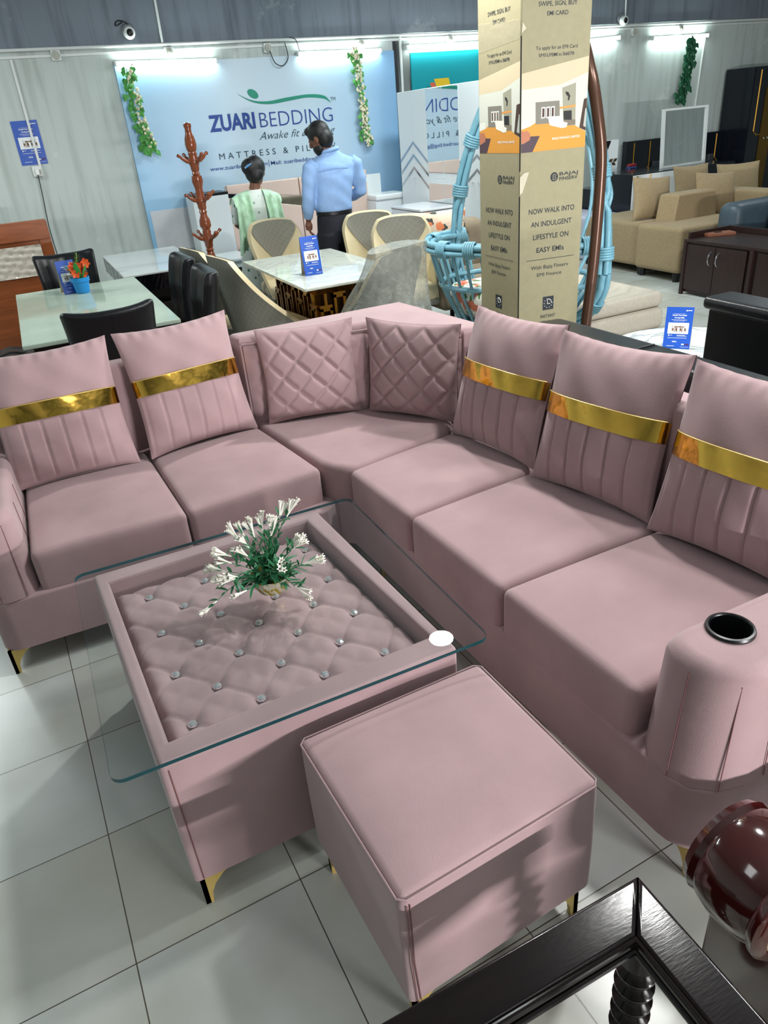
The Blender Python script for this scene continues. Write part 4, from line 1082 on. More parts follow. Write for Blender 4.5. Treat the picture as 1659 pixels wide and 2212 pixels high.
# mirrored wardrobe: its doors face -x
wd = wthing('wardrobe', 'tall white wardrobe with mirrored middle doors and silver chevron stripes', 'wardrobe', (4.25, 6.95, 0))
WX = 3.95
SILVER = mat('silver_inlay', (176, 186, 194), 0.15, 0.9); GAPM = mat('shadow_gap_grey', (90, 98, 104), 0.7)
m_ = MB(); m_.b2(WX+0.02, WX+0.55, 5.98, 7.86, 0.0, 1.88, 0.003); m_.build('carcass', WHITEM, wd)
for i in range(6):
    y1 = 7.86-i*0.3133; y0 = y1-0.3123
    mir = i in (2, 3)
    m = MB()
    m.b2(WX, WX+0.02, y0, y1, 0.06, 1.878, 0.0015); d = m.build('door', WHITEM, wd, smooth=False)
    if mir:
        m = MB(); m.b2(WX-0.003, WX+0.001, y0+0.004, y1-0.004, 1.125, 1.87); m.build('mirror', MIRROR, d, smooth=False)
        m = MB(); m.b2(WX-0.003, WX+0.001, y0+0.004, y1-0.004, 0.10, 1.025); m.build('mirror', MIRROR, d, smooth=False)
        kz, ky = 1.075, (y0+0.05 if i == 2 else y1-0.05)
    else:
        kz, ky = 1.06, (y0+0.05 if i % 2 == 0 else y1-0.05)
        ya, yb = (y0, y1) if i % 2 == 0 else (y1, y0)      # apex side, outer side
        for za in (1.42, 1.30, 1.18):
            m = MB(); w_ = 0.028; sl = 0.60
            zo = za-0.3123*sl*1.0
            m.poly([(WX-0.002, ya, za), (WX-0.002, yb, zo), (WX-0.002, yb, zo-w_), (WX-0.002, ya, za-w_)]); m.build('chevron_stripe', SILVER, d, smooth=False)
    m = MB(); m.lathe([(0.004, 0), (0.004, 0.012), (0.012, 0.016), (0.013, 0.022), (0.006, 0.028)], (WX-0.002, ky, kz), 10, Matrix.Rotation(R(-90), 4, 'Y')); m.build('knob', CRYSTAL, d)
settle(wd)

# ---------------------------------------------------------------- coat stand
RW = mat('red_brown_lacquer', (116, 58, 32), 0.18, coat=0.4, var=0.15, vscale=10)
cs_ = wthing('coat_stand', 'turned red-brown wooden coat stand with three tiers of pegs', 'coat stand', (1.36, 6.3, 0))
pr = [(0.03, 0.10), (0.04, 0.25), (0.03, 0.40)]
def tier(z): return [(0.026, z-0.10), (0.032, z-0.085), (0.026, z-0.07), (0.033, z-0.055), (0.034, z-0.03), (0.042, z-0.01), (0.042, z+0.015), (0.032, z+0.04), (0.036, z+0.055), (0.030, z+0.07)]
pr += [(0.028, 0.55), (0.045, 0.66), (0.044, 0.74)]+tier(0.90)+[(0.046, 1.0), (0.044, 1.04), (0.028, 1.08)]+tier(1.19)+[(0.030, 1.28), (0.044, 1.33), (0.040, 1.37)]+tier(1.47)+[(0.038, 1.555), (0.044, 1.59), (0.040, 1.63), (0.026, 1.67), (0.024, 1.70), (0.030, 1.715), (0.028, 1.735), (0.01, 1.742)]
m_ = MB(); m_.lathe(pr, (1.36, 6.3, 0), 24); m_.build('post', RW, cs_)
for zt in (0.90, 1.19, 1.47):
    for k in range(4):
        a = R(k*90+20); d = Vector((math.cos(a), math.sin(a), 0))
        m = MB(); pts = [Vector((1.36, 6.3, zt))+d*r+Vector((0, 0, z)) for r, z in ((0.03, 0), (0.06, 0.006), (0.085, 0.022), (0.10, 0.030), (0.115, 0.045), (0.125, 0.05), (0.135, 0.055))]
        m.tube(pts, [0.012, 0.014, 0.015, 0.011, 0.010, 0.015, 0.012], 10); m.build('peg', RW, cs_)
for k in range(4):
    a = R(k*90+45); m = MB(); m.tube(catmull([(1.36, 6.3, 0.20), (1.36+0.15*math.cos(a), 6.3+0.15*math.sin(a), 0.15), (1.36+0.26*math.cos(a), 6.3+0.26*math.sin(a), 0.012)], 5), [0.025]*6+[0.02]*5, 8); m.build('foot', RW, cs_)
settle(cs_)

# ---------------------------------------------------------------- shell dining chairs and white marble table
GREYF = mat('grey_quilted_fabric', (128, 128, 118), 0.8, var=0.08, vscale=30, bump=0.15, bscale=90)
CREAM = mat('cream_leather', (206, 192, 156), 0.45)
def quilted(name, base, line):
    m = bpy.data.materials.new(name); m.use_nodes = True; nt = m.node_tree; b = nt.nodes['Principled BSDF']; L = nt.links.new
    tc = nt.nodes.new('ShaderNodeTexCoord'); sp = nt.nodes.new('ShaderNodeSeparateXYZ'); L(tc.outputs['Object'], sp.inputs[0])
    def mth(op, a, b_=None):
        n = nt.nodes.new('ShaderNodeMath'); n.operation = op
        for i, v in enumerate((a, b_)):
            if v is None: continue
            if isinstance(v, (int, float)): n.inputs[i].default_value = v
            else: L(v, n.inputs[i])
        return n.outputs[0]
    k = 20.0
    h = mth('ADD', sp.outputs['X'], mth('MULTIPLY', sp.outputs['Y'], 1.0))
    s1 = mth('ABSOLUTE', mth('SUBTRACT', mth('FRACT', mth('MULTIPLY', mth('ADD', h, sp.outputs['Z']), k)), 0.5))
    s2 = mth('ABSOLUTE', mth('SUBTRACT', mth('FRACT', mth('MULTIPLY', mth('SUBTRACT', h, sp.outputs['Z']), k)), 0.5))
    mn = mth('MINIMUM', s1, s2)
    r = nt.nodes.new('ShaderNodeValToRGB'); r.color_ramp.elements[0].position = 0.0; r.color_ramp.elements[1].position = 0.10
    r.color_ramp.elements[0].color = (*lin(line), 1); r.color_ramp.elements[1].color = (*lin(base), 1)
    L(mn, r.inputs[0]); L(r.outputs[0], b.inputs['Base Color']); b.inputs['Roughness'].default_value = 0.75
    bp = nt.nodes.new('ShaderNodeBump'); bp.inputs['Strength'].default_value = 0.12; bp.inputs['Distance'].default_value = 0.01; L(mn, bp.inputs['Height']); L(bp.outputs[0], b.inputs['Normal'])
    return m
GREYQ = quilted('grey_quilted_shell', (128, 127, 117), (140, 139, 128))
def shell_y(u, v): return -0.20-0.10*v+(0.10*abs(u)**2.2)*(1-v*0.5)+0.36*abs(u)**5*(1-v)**1.6
def shell_w(v): return lerp(0.215, 0.235, v)*(1-0.26*max(0, (v-0.72)/0.28)**2.2)
def shell_z(u, v): return 0.40+0.565*v-0.02*abs(u)**3*v
def wing_chair(label):
    """shell chair facing +y"""
    t = thing('dining_chair', label, 'chair', group='grey and cream shell dining chairs')
    m = MB()
    def outer(a, b):
        u = -1+2*a; return (u*shell_w(b)*1.07, shell_y(u, b)-0.035, shell_z(u, b))
    def inner(a, b):
        u = -1+2*a; return (u*shell_w(b), shell_y(u, b)+0.012, shell_z(u, b)-0.012*b)
    N, K = 28, 20
    o_ = m.grid(outer, N, K); m.build('outer_shell', GREYQ, t, angle=180)
    m = MB(); i_ = m.grid(inner, N, K)
    # rim closing the gap between inner pad and outer shell
    rim = []
    for j in range(K+1): rim.append((0, j/K))
    for i in range(1, N+1): rim.append((i/N, 1))
    for j in range(K-1, -1, -1): rim.append((1, j/K))
    va = [m.bm.verts.new(outer(*p)) for p in rim]; vb = [m.bm.verts.new(inner(*p)) for p in rim]
    for k in range(len(rim)-1): m.bm.faces.new((va[k], va[k+1], vb[k+1], vb[k]))
    pad = m.build('inner_pad', CREAM, t, angle=60)
    m = MB()      # V-shaped grey inset at the top of the back
    def inset(a, b):
        v = lerp(0.42, 1.0, b); half = 0.97*min(1.0, ((v-0.40)/0.52)**0.8)
        u = (-1+2*a)*half; return (u*shell_w(v), shell_y(u, v)+0.019, shell_z(u, v)-0.012*v+0.002)
    m.grid(inset, 18, 14); m.build('headrest_inset', GREYQ, pad, angle=180)
    m = MB(); m.soft((0.43, 0.46, 0.11), 0.045, 8, lambda u, P: (P.x*(1+0.06*u.y), P.y+0.03, P.z+0.435)); m.build('seat', CREAM, t)
    m = MB(); m.soft((0.44, 0.47, 0.06), 0.025, 6, lambda u, P: (P.x*(1+0.06*u.y), P.y+0.02, P.z+0.375)); m.build('seat_shell', GREYQ, t)
    for sx in (-1, 1):
        for sy in (-1, 1):
            m = MB(); m.tube([(sx*0.15, sy*0.14, 0.36), (sx*0.19, sy*0.19, 0.0)], [0.014, 0.009], 8); m.build('leg', GOLDL, t)
    return t
GOLDL = mat('gold_leg_polished', (176, 132, 62), 0.2, 0.95)
G2 = 'grey and cream shell dining chairs'
wcr = wing_chair('grey and cream chair at the far end of the marble table, before the woman')
wcr.location = (1.97, 6.22, 0); wcr.rotation_euler = (0, 0, R(180))
copy_thing(wcr, 'nearer grey shell chair on the left of the white marble table', (1.37, 4.92, 0), R(-84), G2)
copy_thing(wcr, 'farther grey shell chair left of the white marble table, below the coat stand', (1.31, 5.50, 0), R(-82), G2)
copy_thing(wcr, 'nearer grey and cream chair of the pair left of the peach floral pillow', (2.66, 5.32, 0), R(158), G2)
copy_thing(wcr, 'farther grey and cream chair of the pair left of the peach floral pillow', (2.66, 5.86, 0), R(165), G2)
cc = copy_thing(wcr, 'grey shell chair under cloudy packing film at the near end of the white table', (1.90, 4.33, 0), R(24), G2)
FILM = mat('packing_film', (152, 158, 152), 0.4, alpha=0.46, bump=0.9, bscale=70, var=0.25, vscale=25)
fm = thing('packing_film', 'cloudy packing film draped over the grey chair at the marble table’s near end', 'film', (1.90, 4.33, 0), R(24))
m_ = MB()
def drape(a, b):
    """outside skirt of the film round the chair; a = angle, b = top to bottom"""
    th = 2*math.pi*a; cx, cy = 0.0, -0.16+0.10*b
    rx = lerp(0.255, 0.36, b**1.2); ry = lerp(0.10, 0.36, b**1.3)
    rr2 = 1+0.07*math.sin(7*th+1.3+2*b)*b+0.055*math.sin(13*th+5*b)*b+0.03*math.sin(23*th+9*b+2*math.sin(5*th))*b**0.5
    top = 0.985-0.015*abs(math.cos(th))**3
    sl = 0.12*max(0, math.sin(th))            # the front falls on to the seat
    z = top-b*(0.58+0.10*math.sin(5*th+1))-sl*b*0.2+0.012*math.sin(9*th+14*b)*b
    return (cx+rx*math.cos(th)*rr2, cy+ry*math.sin(th)*rr2-0.10*(1-b), z)
m_.grid(drape, 90, 26, cu=True)
m_.poly([drape(i/90, 0) for i in range(90)])
m_.build('film_sheet', FILM, fm, angle=180)
# table
def marble(name, base, vein, rough=0.06):
    m = bpy.data.materials.new(name); m.use_nodes = True; nt = m.node_tree; b = nt.nodes['Principled BSDF']; L = nt.links.new
    tc = nt.nodes.new('ShaderNodeTexCoord'); n = nt.nodes.new('ShaderNodeTexNoise'); n.inputs['Scale'].default_value = 2.2; n.inputs['Detail'].default_value = 8; n.inputs['Distortion'].default_value = 1.6
    L(tc.outputs['Object'], n.inputs[0])
    r = nt.nodes.new('ShaderNodeValToRGB'); e = r.color_ramp.elements
    e[0].position = 0.47; e[0].color = (*lin(base), 1); e[1].position = 0.55; e[1].color = (*lin(base), 1); k = e.new(0.505); k.color = (*lin(vein), 1)
    L(n.outputs['Fac'], r.inputs[0]); L(r.outputs[0], b.inputs['Base Color']); b.inputs['Roughness'].default_value = rough
    return m
MARB = marble('white_marble', (206, 212, 202), (186, 192, 186))
mt = wthing('dining_table', 'white marble dining table with a gold openwork base and a blue tent card', 'dining table', (1.87, 5.12, 0))
m_ = MB(); m_.b2(1.495, 2.24, 4.42, 5.83, 0.735, 0.755, 0.005); m_.build('tabletop', MARB, mt)
m_ = MB(); m_.prism([(1.60, 4.53), (2.13, 4.53), (2.13, 5.72), (1.60, 5.72)], 0.68, 0.735, 0, 1, [(1.51, 4.435), (2.225, 4.435), (2.225, 5.815), (1.51, 5.815)]); m_.build('gold_underframe', GOLDL, mt, smooth=False)
DKG = mat('dark_bronze', (52, 40, 24), 0.25, 0.8)
m_ = MB(); m_.b2(1.68, 2.05, 4.68, 5.57, 0.0, 0.68); m_.build('base_core', DKG, mt, smooth=False)
def frames(x0, x1, y0, y1, n, ax):
    """row of upright gold rectangles along one side of the base"""
    for k in range(n):
        t0, t1 = (k+0.08)/n, (k+0.92)/n
        m = MB()
        def bar(a, b, z0, z1):
            if ax == 'x': m.b2(lerp(x0, x1, a), lerp(x0, x1, b), y0-0.025, y0+0.01, z0, z1)
            else: m.b2(x0-0.025, x0+0.01, lerp(y0, y1, a), lerp(y0, y1, b), z0, z1)
        w_ = (t1-t0)*0.22; dz = 0.08 if k % 2 else 0.0
        bar(t0, t0+w_, 0.05, 0.56+dz); bar(t1-w_, t1, 0.05, 0.56+dz); bar(t0, t1, 0.54+dz, 0.58+dz); bar(t0, t1, 0.02, 0.06); bar((t0+t1)/2-w_/2, (t0+t1)/2+w_/2, 0.58+dz, 0.68)
        m.build('gold_frame', GOLDL, mt, smooth=False)
frames(1.66, 2.07, 4.67, 0, 4, 'x'); frames(1.67, 0, 4.68, 5.57, 7, 'y')
settle(mt)
tent_card('blue tent card standing on the white marble dining table', (1.715, 4.86, 0.755), R(-4), 0.125, 0.25, 10)

# ---------------------------------------------------------------- two people seen from behind
SKIN = mat('brown_skin', (108, 70, 52), 0.55); HAIR = mat('black_hair', (12, 11, 13), 0.42, bump=0.3, bscale=180)
def ell(mb, c, r, n=16, rot=None):
    res = bmesh.ops.create_uvsphere(mb.bm, u_segments=n, v_segments=n, radius=1.0)
    M = Matrix.Translation(c) @ (rot.to_4x4() if rot is not None else Matrix()) @ Matrix.Diagonal((*r, 1))
    bmesh.ops.transform(mb.bm, matrix=M, verts=res['verts'])
def loft(mb, rings, n=24):
    """rings: (cx, cy, z, rx, ry)"""
    R_ = []
    for cx, cy, z, rx, ry in rings:
        R_.append([mb.bm.verts.new((cx+rx*abs(math.cos(t))**0.85*(1 if math.cos(t) >= 0 else -1), cy+ry*math.sin(t), z)) for t in [2*math.pi*j/n for j in range(n)]])
    for A, B in zip(R_, R_[1:]):
        for j in range(n): mb.bm.faces.new((A[j], A[(j+1) % n], B[(j+1) % n], B[j]))
    mb.bm.faces.new(R_[0][::-1]); mb.bm.faces.new(R_[-1])
def hand(mb, w, d, side, s=1.0, curl=0.5, pn=None):
    """hand from the wrist w along direction d; thumb towards pn"""
    d = Vector(d).normalized(); pn = Vector(pn).normalized(); q = d.cross(pn).normalized()   # q: palm normal
    w = Vector(w)
    mb.tube([w, w+d*0.04*s, w+d*0.085*s], [0.022*s, 0.030*s, 0.032*s], 10)
    ell(mb, w+d*0.05*s, (0.036*s, 0.036*s, 0.036*s), 10)
    for k, (off, L_) in enumerate(((0.027, 0.068), (0.009, 0.076), (-0.009, 0.070), (-0.026, 0.056))):
        b = w+d*0.078*s+pn*off*s
        p1 = b+d*L_*0.45*s+q*0.008*curl*side*s; p2 = p1+(d*0.75+q*0.65*curl*side).normalized()*L_*0.35*s; p3 = p2+(d*0.4+q*curl*side).normalized()*L_*0.3*s
        mb.tube([b, p1, p2, p3], [0.0098*s, 0.0092*s, 0.0086*s, 0.0072*s], 8)
    b = w+d*0.03*s+pn*0.024*s
    mb.tube([b, b+(d*0.6+pn*0.7).normalized()*0.032*s, b+(d*0.85+pn*0.45+q*0.3*side).normalized()*0.062*s], [0.0125*s, 0.0105*s, 0.008*s], 8)
def head(mb, c, turn, tilt, s=1.0):
    """head at c with face towards +y before turning"""
    Rm = Matrix.Rotation(turn, 3, 'Z') @ Matrix.Rotation(tilt, 3, 'X')
    f = lambda x, y, z: Vector(c)+Rm @ Vector((x*s, y*s, z*s))
    ell(mb, f(0, -0.008, 0.022), (0.073*s, 0.092*s, 0.092*s), 20, Rm)
    ell(mb, f(0, 0.028, -0.045), (0.055*s, 0.058*s, 0.065*s), 16, Rm)
    ell(mb, f(0, 0.062, -0.085), (0.026*s, 0.022*s, 0.022*s), 12, Rm)
    mb.tube([f(0, 0.082, 0.025), f(0, 0.104, -0.015), f(0, 0.092, -0.025)], [0.007*s, 0.013*s, 0.011*s], 8)
    ell(mb, f(0, 0.082, -0.055), (0.022*s, 0.011*s, 0.009*s), 10, Rm)
    for sx in (-1, 1):
        ell(mb, f(sx*0.076, -0.002, -0.004), (0.010*s, 0.020*s, 0.032*s), 10, Rm)
        ell(mb, f(sx*0.029, 0.077, 0.018), (0.016*s, 0.010*s, 0.010*s), 8, Rm)
    return f, Rm
# man
man = wthing('person', 'man in a light blue shirt and dark trousers standing with his back to us', 'person', (2.53, 6.36, 0))
man.rotation_euler = (0, 0, 0)
O = Vector((2.515, 6.36, 0))
def T_(mb): return mb.xf(Matrix.Translation(O))
m_ = MB()
fh, Rh = head(m_, (-0.062, 0.015, 1.545), R(46), R(-26))
m_.tube([(0.02, -0.01, 1.36), (0.0, 0.0, 1.43), (-0.035, 0.005, 1.50)], [0.062, 0.055, 0.055], 14)
loft(m_, [(0, 0, 0.85, 0.14, 0.095), (0.0, 0, 1.05, 0.13, 0.09), (0.02, 0, 1.25, 0.15, 0.10), (0.03, 0, 1.36, 0.16, 0.08)])
m_.tube([(-0.175, 0, 1.35), (-0.222, -0.01, 1.10), (-0.235, 0.035, 0.925)], [0.042, 0.036, 0.026], 12)
hand(m_, (-0.235, 0.037, 0.925), (0.02, 0.12, -1), 1, 0.95, 1.0, (0.35, 0.9, 0.1))
m_.tube([(0.235, 0, 1.33), (0.262, -0.01, 1.10), (0.16, 0.20, 1.06)], [0.042, 0.036, 0.026], 12)
hand(m_, (0.16, 0.20, 1.06), (-0.5, 0.8, 0.1), 1, 0.95, 0.8, (0.1, 0.1, 1))
for sx in (-1, 1): m_.tube([(sx*0.08, 0, 0.88), (sx*0.10, 0.01, 0.48), (sx*0.105, -0.01, 0.09), (sx*0.105, 0.05, 0.05)], [0.075, 0.05, 0.04, 0.04], 12)
T_(remeshed(m_, 0.0065, 3)).build('body', SKIN, man, angle=180)
m_ = MB()
ell(m_, fh(0, -0.018, 0.042), (0.086, 0.100, 0.092), 20, Rh); ell(m_, fh(0, -0.048, -0.015), (0.080, 0.070, 0.085), 16, Rh); ell(m_, fh(0, 0.045, 0.090), (0.055, 0.05, 0.035), 12, Rh)
T_(remeshed(m_, 0.008, 3)).build('hair', HAIR, man, angle=180)
m_ = MB(); ell(m_, fh(0, 0.032, -0.062), (0.059, 0.060, 0.055), 16, Rh); ell(m_, fh(0, 0.064, -0.088), (0.029, 0.024, 0.024), 10, Rh); T_(remeshed(m_, 0.007, 2)).build('beard', HAIR, man, angle=180)
m_ = MB()
loft(m_, [(0.0, 0.0, 0.965, 0.150, 0.110), (0.0, 0.0, 0.99, 0.165, 0.122), (0.0, -0.005, 1.05, 0.168, 0.122), (0.012, -0.005, 1.15, 0.172, 0.120), (0.022, -0.005, 1.25, 0.186, 0.122), (0.028, 0, 1.33, 0.200, 0.112), (0.03, 0.0, 1.385, 0.175, 0.085), (0.025, 0.0, 1.42, 0.10, 0.068), (0.012, 0.0, 1.455, 0.066, 0.064)])
m_.tube([(-0.135, 0, 1.355), (-0.180, 0, 1.33), (-0.208, -0.008, 1.22), (-0.228, -0.012, 1.10), (-0.236, 0.01, 1.0), (-0.238, 0.035, 0.935)], [0.062, 0.066, 0.062, 0.056, 0.050, 0.040], 14)
m_.tube([(0.19, 0, 1.355), (0.235, 0, 1.33), (0.258, -0.008, 1.22), (0.264, -0.012, 1.11), (0.235, 0.08, 1.075), (0.18, 0.18, 1.06)], [0.062, 0.066, 0.062, 0.058, 0.052, 0.042], 14)
sh = remeshed(m_, 0.010, 3)
rng = random.Random(5)
for v in sh.bm.verts:
    p = v.co; v.co += v.normal*(0.0035*math.sin(38*p.z+9*p.x*math.sin(14*p.x)+6*p.z*p.x)*math.sin(22*p.x+11*p.z)) if p.z < 1.36 else Vector((0, 0, 0))
SHIRT = mat('light_blue_shirt', (138, 172, 218), 0.75, var=0.04, vscale=40)
sh_o = T_(sh).build('shirt', SHIRT, man, angle=180)
m_ = MB(); m_.tube([(0.012+0.070*math.cos(R(a)), 0.0+0.066*math.sin(R(a)), 1.452+0.012*math.sin(R(a)+2)) for a in range(0, 360, 20)], 0.016, 8, closed=True); T_(m_).build('collar', SHIRT, sh_o)
m_ = MB(); m_.tube([(-0.14+0.29*i/10, -0.122+0.035*abs(i/5-1)**2.5, 1.305+0.01*math.sin(i/10*3.14)) for i in range(11)], 0.002, 5); T_(m_).build('yoke_seam', mat('blue_thread', (106, 140, 190), 0.8), sh_o)
m_ = MB(); loft(m_, [(0, 0, 0.952, 0.160, 0.116), (0, 0, 0.955, 0.163, 0.119), (0, 0, 0.982, 0.163, 0.119), (0, 0, 0.985, 0.160, 0.116)], 32); T_(m_).build('belt', BLACKLEA, man)
m_ = MB()
loft(m_, [(0, 0, 0.72, 0.165, 0.125), (0, -0.01, 0.82, 0.172, 0.135), (0, -0.005, 0.90, 0.166, 0.126), (0, 0, 0.962, 0.156, 0.114)])
for sx in (-1, 1): loft(m_, [(sx*0.108, 0.0, 0.035, 0.068, 0.085), (sx*0.106, -0.005, 0.25, 0.074, 0.085), (sx*0.10, 0.005, 0.47, 0.080, 0.088), (sx*0.092, -0.005, 0.68, 0.092, 0.115), (sx*0.086, -0.01, 0.80, 0.092, 0.130)])
T_(remeshed(m_, 0.011, 3)).build('trousers', mat('dark_navy_trousers', (20, 23, 34), 0.8), man, angle=180)
for sx in (-1, 1):
    m_ = MB(); m_.soft((0.095, 0.27, 0.075), 0.03, 6, lambda u, P: (P.x*(1-0.15*u.y)+sx*0.11, P.y+0.05, P.z*(1-0.25*max(0, u.y))+0.038)); T_(m_).build('shoe', BLACKLEA, man)
settle(man)
# woman
wo = wthing('person', 'woman with black hair bun and pale green shawl standing with her back turned', 'person', (1.93, 6.75, 0))
O = Vector((1.93, 6.75, 0))
m_ = MB()
fh, Rh = head(m_, (0.05, 0.02, 1.325), R(-30), R(-14), 0.95)
m_.tube([(0.0, -0.015, 1.14), (0.015, -0.005, 1.21), (0.035, 0.005, 1.28)], [0.052, 0.046, 0.047], 14)
loft(m_, [(0, 0, 0.72, 0.14, 0.10), (0, 0, 0.90, 0.125, 0.09), (0, 0, 1.05, 0.14, 0.095), (0, 0, 1.15, 0.13, 0.07)])
m_.tube([(-0.15, 0, 1.14), (-0.185, 0.0, 0.92), (-0.12, 0.17, 0.88)], [0.04, 0.033, 0.024], 12); hand(m_, (-0.12, 0.17, 0.88), (0.5, 0.8, 0.1), -1, 0.85, 0.8, (-0.1, 0.1, 1))
m_.tube([(0.15, 0, 1.14), (0.185, 0.02, 0.94), (0.215, 0.20, 1.02)], [0.04, 0.033, 0.024], 12); hand(m_, (0.215, 0.20, 1.02), (0.15, 0.9, 0.35), 1, 0.85, 0.5, (0.1, -0.3, 1))
for sx in (-1, 1): m_.tube([(sx*0.075, 0, 0.76), (sx*0.085, 0.01, 0.42), (sx*0.09, -0.01, 0.08), (sx*0.09, 0.08, 0.035)], [0.075, 0.05, 0.036, 0.032], 12)
T_(remeshed(m_, 0.0065, 3)).build('body', SKIN, wo, angle=180)
m_ = MB(); ell(m_, fh(0, -0.024, 0.040), (0.092, 0.098, 0.094), 20, Rh); ell(m_, fh(0, -0.05, -0.02), (0.082, 0.066, 0.078), 16, Rh); ell(m_, fh(-0.03, -0.075, 0.035), (0.078, 0.066, 0.074), 16, Rh)
hr = T_(remeshed(m_, 0.008, 3)).build('hair', HAIR, wo, angle=180)
m_ = MB(); m_.tube([fh(-0.06, -0.136, 0.015), fh(-0.03, -0.144, 0.032), fh(0.005, -0.138, 0.05)], [0.007, 0.010, 0.004], 8); T_(m_).build('hair_clip', mat('blue_clip', (92, 148, 204), 0.3), hr)
m_ = MB()
loft(m_, [(0, 0, 0.36, 0.24, 0.17), (0, 0, 0.60, 0.205, 0.15), (0, 0, 0.80, 0.17, 0.13), (0, 0, 0.93, 0.155, 0.115), (0, 0, 1.05, 0.168, 0.115), (0, 0, 1.13, 0.168, 0.092), (0, -0.005, 1.175, 0.10, 0.062), (0.0, -0.01, 1.195, 0.07, 0.055)])
for sx in (-1, 1): m_.tube([(sx*0.12, 0, 1.135), (sx*0.155, 0, 1.12), (sx*0.178, 0.0, 1.02), (sx*0.187, 0.01, 0.93)], [0.052, 0.056, 0.052, 0.046], 12)
def kurta_material():
    m = bpy.data.materials.new('white_printed_cotton'); m.use_nodes = True; nt = m.node_tree; b = nt.nodes['Principled BSDF']; L = nt.links.new
    tc = nt.nodes.new('ShaderNodeTexCoord'); vo = nt.nodes.new('ShaderNodeTexVoronoi'); vo.inputs['Scale'].default_value = 13; L(tc.outputs['Object'], vo.inputs[0])
    r = nt.nodes.new('ShaderNodeValToRGB'); r.color_ramp.elements[0].position = 0.16; r.color_ramp.elements[1].position = 0.24
    r.color_ramp.elements[0].color = (*lin((76, 128, 104)), 1); r.color_ramp.elements[1].color = (*lin((206, 216, 210)), 1)
    L(vo.outputs['Distance'], r.inputs[0]); L(r.outputs[0], b.inputs['Base Color']); b.inputs['Roughness'].default_value = 0.85; return m
T_(remeshed(m_, 0.010, 3)).build('kurta', kurta_material(), wo, angle=180)
DUP = mat('pale_green_chiffon', (178, 214, 184), 0.8, var=0.22, vscale=16)
def shawl(u, v):
    """across the shoulders and down over the back and arms"""
    a = lerp(-1, 1, u); x = 0.215*a*(1-0.05*v); z = 1.185-0.05*abs(a)**2.0-v*(0.33+0.16*abs(a)**1.5)-0.02
    dip = 0.10*max(0, 1-abs(a)*2.6)*(1-v)
    y = -0.078-0.052*min(1, v*2.2)+0.075*abs(a)**3-0.012*math.sin(16*a+3*v)*v
    return (x, y, z-dip*0.2)
m_ = MB()
for side in (-1, 1):
    def half(u, v, side=side):
        a = side*lerp(0.30, 1.0, u); s = 1.0
        top = Vector((0.20*a, -0.02+0.0*abs(a), 1.188-0.055*abs(a)**2))
        ph = v*2.6                                    # 0 front .. over the shoulder .. down the back
        rad = 0.085+0.012*math.sin(14*u+2*v)
        if ph < 1.2:
            th = lerp(-1.4, 1.57, ph/1.2)
            return top+Vector((0.012*side*u, -rad*math.sin(th), -0.06+0.072*math.cos(th) if th < 0 else -0.06+0.072*math.cos(th)))
        t = (ph-1.2)/1.4
        return top+Vector((0.035*a*t, -rad-0.055*math.sin(t*1.6)-0.008*math.sin(20*u+4*t)+0.045*abs(u)**3*t, -0.06-t*(0.30+0.10*u)))
    m_.grid(half, 22, 30)
T_(m_).build('shawl', DUP, wo, angle=180)
m_ = MB(); m_.tube([(0.018+0.056*math.cos(R(a)), -0.008+0.052*math.sin(R(a)), 1.205+0.02*math.sin(R(a))) for a in range(0, 360, 20)], 0.003, 6, closed=True); T_(m_).build('necklace', BRASS, wo)
m_ = MB()
for sx in (-1, 1): loft(m_, [(sx*0.09, 0, 0.05, 0.05, 0.055), (sx*0.088, 0, 0.3, 0.07, 0.075), (sx*0.08, 0, 0.6, 0.09, 0.10)])
T_(remeshed(m_, 0.011, 2)).build('trousers', mat('pale_green_cotton', (166, 196, 170), 0.85), wo, angle=180)
settle(wo)

# ---------------------------------------------------------------- brown fuzzy armchair with a floral pillow
FUZZ = mat('brown_plush', (136, 122, 102), 0.95, var=0.15, vscale=14, sheen=0.3)
ac = wthing('armchair', 'brown plush armchair behind the film-covered chair and the blue cane swing', 'armchair', (3.35, 5.75, 0))
m_ = MB(); m_.soft((0.62, 0.62, 0.24), 0.08, 6, lambda u, P: (P.x+3.36, P.y+5.52, P.z+0.34)); m_.build('seat', FUZZ, ac)
m_ = MB(); m_.soft((0.70, 0.18, 0.50), 0.08, 6, lambda u, P: (P.x+3.36, P.y+5.82+0.06*u.z, P.z+0.58)); m_.build('backrest', FUZZ, ac)
for sx in (-1, 1):
    m_ = MB(); m_.soft((0.15, 0.60, 0.42), 0.06, 6, lambda u, P: (P.x+3.36+sx*0.34, P.y+5.54, P.z+0.42)); m_.build('armrest', FUZZ, ac)
for sx in (-1, 1):
    for sy in (-1, 1):
        m_ = MB(); m_.tube([(3.36+sx*0.28, 5.55+sy*0.22, 0.24), (3.36+sx*0.30, 5.55+sy*0.24, 0)], [0.022, 0.014], 8); m_.build('leg', DARKWOOD, ac)
settle(ac)
